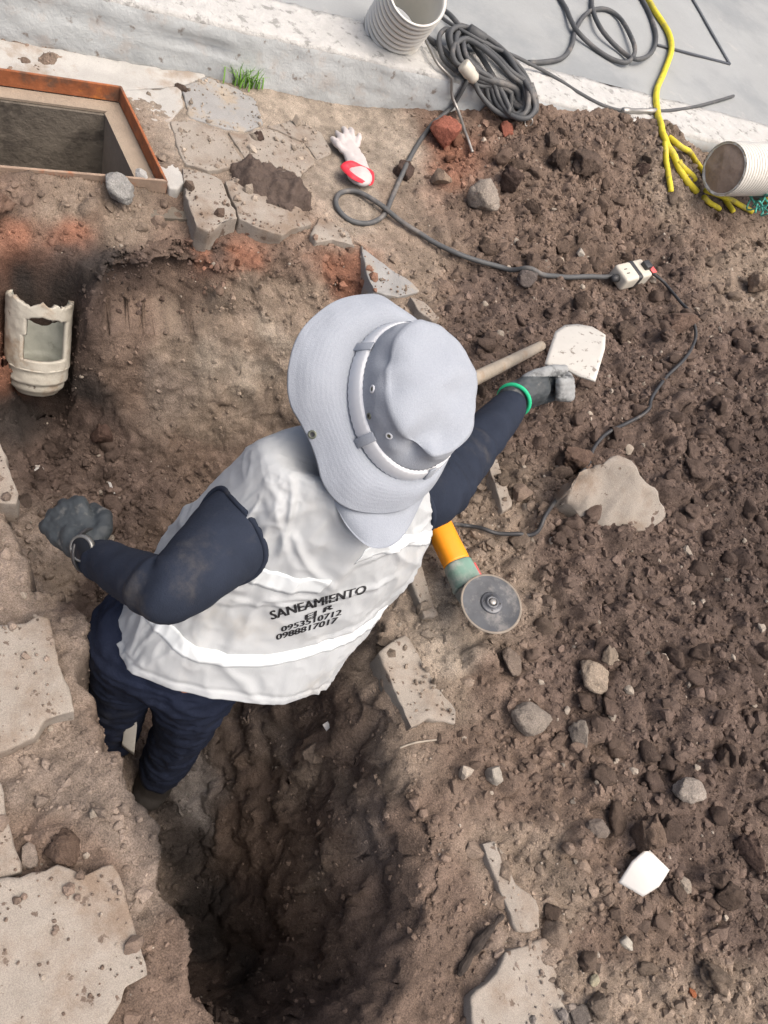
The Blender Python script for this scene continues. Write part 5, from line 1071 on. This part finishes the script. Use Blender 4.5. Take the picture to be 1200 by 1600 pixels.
# armhole binding where the cloth meets each sleeve
def binding(tv, P, seg=44):
    n = len(P); G_ = tv[:n*seg].reshape(n, seg, 3); ring = []
    for j in range(seg):
        for i in range(int(n*.62), 0, -1):
            a = P[i]+(G_[i, j]-P[i])*1.03; b = P[i-1]+(G_[i-1, j]-P[i-1])*1.03; L_ = np.linalg.norm(b-a); h_ = vb.ray_cast(Vector(a), Vector((b-a)/L_), L_*1.05)
            if h_[0] is not None: ring.append(np.array(h_[0])); break
    ring = np.array(ring)
    for _ in range(5): ring = (np.roll(ring, 1, 0)+2*ring+np.roll(ring, -1, 0))/4
    return ring
for tv, P in ((slv, slP), (srv, srP)):
    rg_ = binding(tv, P)
    if len(rg_) > 20: mk('armhole_binding', *tube(rg_, .0055, 8, True), M['navy_knit'], vest_o)
# lettering printed on the back
def text_verts(txt):
    cu_ = bpy.data.curves.new('t', 'FONT'); cu_.body = txt; cu_.size = 1; cu_.offset = 0.0; cu_.resolution_u = 3; o = bpy.data.objects.new('t', cu_); COL.objects.link(o)
    dg = bpy.context.evaluated_depsgraph_get(); me = bpy.data.meshes.new_from_object(o.evaluated_get(dg))
    bm = bmesh.new(); bm.from_mesh(me); bmesh.ops.triangulate(bm, faces=bm.faces[:])
    for _ in range(2):
        es = [e for e in bm.edges if e.calc_length() > .25]
        if es: bmesh.ops.subdivide_edges(bm, edges=es, cuts=1); bmesh.ops.triangulate(bm, faces=[f for f in bm.faces if len(f.verts) > 3])
    bm.verts.index_update(); v = np.array([q.co[:2] for q in bm.verts]); f = [tuple(q.index for q in g.verts) for g in bm.faces]; bm.free()
    bpy.data.objects.remove(o); bpy.data.curves.remove(cu_); bpy.data.meshes.remove(me)
    n0 = len(v); v = np.concatenate([v+[.028*k, .012*(k % 2)] for k in range(4)]); f = [tuple(i+n0*k for i in q) for k in range(4) for q in f]
    v = (v-v.min(0))/np.ptp(v, axis=0); return v, f
TX = []
for txt, TL, TR, BR, BL in (('SANEAMIENTO', (420, 955), (574, 913), (571, 926), (424, 968)), ('EJ R', (476, 961), (523, 942), (520, 953), (476, 971)), ('0953510712', (439, 979), (535, 951), (533, 960), (439, 987)), ('0988817017', (431, 991), (529, 963), (526, 972), (431, 1000))):
    v, f = text_verts(txt); TL, TR, BR, BL = (np.array(a, float) for a in (TL, TR, BR, BL)); out = []
    for x, y in v:
        p = (BL*(1-x)+BR*x)*(1-y)+(TL*(1-x)+TR*x)*y; d = ray(*p); d /= np.linalg.norm(d); h_ = vb.ray_cast(Vector(CP), Vector(d))
        if h_[0] is None: h_ = vb.find_nearest(Vector(pd(*p, 1.4)))
        n_ = np.array(h_[1]); n_ = n_ if n_@(CP-np.array(h_[0])) > 0 else -n_; out.append(np.array(h_[0])+n_*.0012)
    TX.append((np.array(out), f))
mk('lettering', *join(*TX), M['print'], vest_o, smooth=False)

# jeans and boots
jl = [capsule(hipL, hipR, .10, .10, 24), capsule(J(262, 1010, 1.50), J(310, 970, 1.47), .105, .11, 24)]
for hp, kn_, an in ((hipL, kneeL, ankL), (hipR, kneeR, ankR)): jl += [capsule(hp, hp*.5+kn_*.5, .096, .080, 24), capsule(hp*.5+kn_*.5, kn_, .080, .067, 24), capsule(kn_, an*.55+kn_*.45, .064, .058, 24), capsule(an*.55+kn_*.45, an-nrm(an-kn_)*.02, .058, .057, 24)]
v_, f_ = remesh(jl, .006, 6); N_ = normals(v_, f_); v_ = v_+N_*(.007*(1-np.abs(fbm(v_*[9, 9, 26], 3, 241)))**3+.003*fbm(v_*40, 2, 243))[:, None]; mk('jeans', v_, f_, M['denim'], W)
for an in (ankL, ankR):
    zf = gz(an[0], an[1]); b0 = np.array([an[0], an[1], an[2]-.02])
    v_, f_ = remesh([capsule(b0+[0, 0, .03], b0-np.array([0, 0, .05])-fwd*.025, .048, .050), capsule(b0-np.array([0, 0, .05])-fwd*.045, b0-np.array([0, 0, .06])+fwd*.15, .045, .040, flat=.85)], .005, 3); bt = mk('boot', v_, f_, M['boot'], W)

# wrist watch
wn = nrm(cvec(-.30, -.10, .95)); wx = nrm(wrL-elL); wx = nrm(wx-(wx@wn)*wn); wy = np.cross(wn, wx); wc = J(129, 857, 1.322)
wt = mk('watch', *lathe([(.017, -.006), (.0235, -.005), (.0245, .001), (.0235, .0045), (.0205, .0055), (.0195, .0045)], wc, wn, 40, None, True, False), M['watch_case'], W)
mk('dial', *lathe([(.0195, .0044), (.010, .0048), (.0004, .0049)], wc, wn, 32, None, False, True), M['watch_glass'], wt)
wcc = J(134, 860, 1.359); wya = nrm(np.cross(wn, nrm(wrL-elL))); mk('strap', *tube([wcc+.034*math.cos(a)*wya+.034*math.sin(a)*wn for a in np.linspace(0, 2*np.pi, 40, endpoint=False)], .0095, 8, True, flat=.35), M['tape'], wt)

# sun hat
hat = empty('sun_hat', HC); hat.parent = W; hat.location = HC-ORG['person']; ORG[hat.name] = np.array(HC)
nA = 144; ph = np.linspace(0, 2*np.pi, nA, endpoint=False); EL, ES = .115, .090
def ringp(h_, ka, kb): return HC+HAT_AX*h_*1.0+np.cos(ph)[:, None]*HE1*ES*ka+np.sin(ph)[:, None]*HE2*EL*kb
prof = [(-.012, 1.0), (0, 1.0)]+[(.08*t, 1.015-.01*t-.115*t**3) for t in np.linspace(.06, 1, 18)]+[(.0835, .855), (.0855, .81), (.090, .70), (.094, .55), (.0965, .38), (.0975, .2), (.098, .05)]
cv = np.concatenate([ringp(h_, k, k*.985+.015) for h_, k in prof]); nc = len(prof)
cf = [(i*nA+j, i*nA+(j+1) % nA, (i+1)*nA+(j+1) % nA, (i+1)*nA+j) for i in range(nc-1) for j in range(nA)]+[tuple((nc-1)*nA+j for j in range(nA))]
N_ = normals(cv, cf); wgt = np.repeat([min(1, max(0, (p[0]-.01)/.05)) for p in prof], nA)
dn = (.008*fbm(cv*13, 3, 251)+.0022*(1-np.abs(fbm(cv*14+5, 2, 253)))**3-.001)*wgt
for (u, v, r_, am) in ((660, 692, .028, -.014), (700, 680, .02, -.008), (612, 598, .018, -.006), (640, 670, .02, .006), (690, 540, .03, -.006), (676, 706, .012, .007), (640, 712, .016, -.009), (712, 620, .022, -.006), (604, 560, .016, -.006)):
    uu, vv_ = proj(cv); dn += 1.5*am*np.exp(-(((uu-u)**2+(vv_-v)**2)/(r_*1080)**2))*wgt
seam_i = nc-7; dn[(seam_i-1)*nA:seam_i*nA] += .0022
cv = cv+N_*dn[:, None]
crown = mk('crown', cv, cf, M['hat'], hat)
OUT = [(0,98,1.33),(20,96,1.345),(45,97,1.345),(70,106,1.335),(84,126,1.30),(93,143,1.27),(104,168,1.235),(120,183,1.20),(135,190,1.18),(150,194,1.165),(165,188,1.155),(180,178,1.155),(195,165,1.165),(210,167,1.175),(225,184,1.175),(240,192,1.175),(255,185,1.185),(270,174,1.205),(285,148,1.24),(300,124,1.27),(320,107,1.30),(340,100,1.32)]
oa = np.radians([o[0] for o in OUT]); P_o = spline(np.array([J(632+o[1]*math.cos(a), 622-o[1]*math.sin(a), o[2]) for o, a in zip(OUT, oa)]), 12, True)
av = np.array([math.atan2((p-HC)@HE2, (p-HC)@HE1) % (2*math.pi) for p in P_o]); od = np.argsort(av); av = av[od]; P_s = P_o[od]
outl = np.stack([np.interp(ph, np.concatenate([av-2*np.pi, av, av+2*np.pi]), np.tile(P_s[:, k], 3)) for k in range(3)], 1)
inn = ringp(-.004, 1.01, 1.01); nb_ = 62; bv = []; tb = np.linspace(0, 1, nb_)
flat_dir = outl-inn; slope0 = flat_dir-(flat_dir@HAT_AX)[:, None]*HAT_AX
for t in tb:
    lin = inn+(outl-inn)*t; arch = HAT_AX*(.016*math.sin(math.pi*t)*1.0)
    bv.append(lin+arch+HAT_AX*(.00014*math.sin(t*2*math.pi*13) if .08 < t < .97 else 0))
bv = np.concatenate(bv); bv = bv+HAT_AX*(np.repeat(tb, nA)*(.007*fbm(bv*13, 3, 261)+.006*np.sin(np.tile(ph, nb_)*5+1.3*np.repeat(tb, nA))))[:, None]
bf_ = [(i*nA+j, (i+1)*nA+j, (i+1)*nA+(j+1) % nA, i*nA+(j+1) % nA) for i in range(nb_-1) for j in range(nA)]
no = len(bv); mk('brim', np.concatenate([bv, bv-HAT_AX*.003]), bf_+[q[::-1] for q in [tuple(i+no for i in q) for q in bf_]]+[((nb_-1)*nA+j, (nb_-1)*nA+j+no, (nb_-1)*nA+(j+1) % nA+no, (nb_-1)*nA+(j+1) % nA) for j in range(nA)], M['hat'], hat)
hb = BVHTree.FromPolygons([Vector(p) for p in cv], cf); bb = BVHTree.FromPolygons([Vector(p) for p in bv], bf_)
def bandring(h_, o): return HC+HAT_AX*h_+np.cos(ph)[:, None]*HE1*(ES*.995+o)+np.sin(ph)[:, None]*HE2*(EL*.995+o)
br_ = [bandring(h_, o) for h_, o in ((.001, .004), (.0, .0115), (.003, .0128), (.024, .0062), (.0265, .0046), (.0265, .0005))]; bnd = np.concatenate(br_)
rib = np.tile(np.where(np.arange(nA) % 2 == 0, .0006, -.0006), len(br_)); bnd = bnd+(bnd-HC)/np.linalg.norm(bnd-HC, axis=1)[:, None]*rib[:, None]
mk('hat_band', bnd, [(i*nA+j, i*nA+(j+1) % nA, (i+1)*nA+(j+1) % nA, (i+1)*nA+j) for i in range(len(br_)-1) for j in range(nA)], M['hat_band'], hat, smooth=True)
for a in (math.radians(146), math.radians(217), math.radians(85), math.radians(290)):
    c = HC+math.cos(a)*HE1*(ES+.0085)+math.sin(a)*HE2*(EL+.0085); rd_ = nrm(math.cos(a)*HE1/ES+math.sin(a)*HE2/EL); tn = np.cross(HAT_AX, rd_)
    mk('band_loop', *bevelled(*box(c+HAT_AX*.0155+rd_*.0012, tn*.0075, nrm(rd_+HAT_AX*.42)*.0016, nrm(HAT_AX-rd_*.42)*.0185), .001, 1), M['hat'], hat)
def rivet(u, v, bvh, name, mt, r_):
    d = ray(u, v); d /= np.linalg.norm(d); h_ = bvh.ray_cast(Vector(CP), Vector(d))
    if h_[0] is None: return
    n_ = np.array(h_[1]); n_ = n_ if n_@d < 0 else -n_; p = np.array(h_[0])
    rv = mk(name, *lathe([(r_*1.02, -.002), (r_, .0012), (r_*.8, .0018), (r_*.55, .0012)], p, n_, 24), M[mt], hat)
    mk(name+'_hole', *lathe([(r_*.56, .0008), (r_*.3, .0002)], p, n_, 16, None, False, True), M['brass' if mt != 'brass' else 'tape'], hat)
rivet(582, 608, hb, 'eyelet', 'hat_band', .0062); rivet(577, 650, hb, 'eyelet', 'brass', .005); rivet(608, 681, hb, 'eyelet', 'hat_band', .0055); rivet(488, 679, bb, 'snap', 'brass', .0068)
# neck flap hanging from under the brim onto the back
top_ = [(505, 690, 1.215), (540, 722, 1.22), (590, 745, 1.225), (640, 738, 1.245), (680, 712, 1.275)]; bot = [(512, 762, 1.212), (542, 822, 1.198), (583, 856, 1.195), (628, 840, 1.215), (668, 765, 1.27)]
tp_s, bt_s = spline(np.array([J(*a) for a in top_]), 10), spline(np.array([J(*a) for a in bot]), 10); fv = []; nfl = len(tp_s)
for t in np.linspace(0, 1, 24): fv.append(tp_s*(1-t)+bt_s*t+Fv*(-.010*math.sin(math.pi*t)))
fv = np.concatenate(fv); fv = fv-Fv*(.005*fbm(fv*15, 3, 271))[:, None]; ff = [(i*nfl+j, i*nfl+j+1, (i+1)*nfl+j+1, (i+1)*nfl+j) for i in range(23) for j in range(nfl-1)]
rim_ = [j for j in range(nfl)]+[i*nfl+nfl-1 for i in range(1, 24)]+[23*nfl+j for j in range(nfl-2, -1, -1)]+[i*nfl for i in range(22, 0, -1)]; nf_ = len(fv)
mk('neck_flap', np.concatenate([fv, fv+Fv*.003]), ff+[tuple(i+nf_ for i in q)[::-1] for q in ff]+[(a, b, b+nf_, a+nf_) for a, b in zip(rim_, rim_[1:]+rim_[:1])], M['hat'], hat)
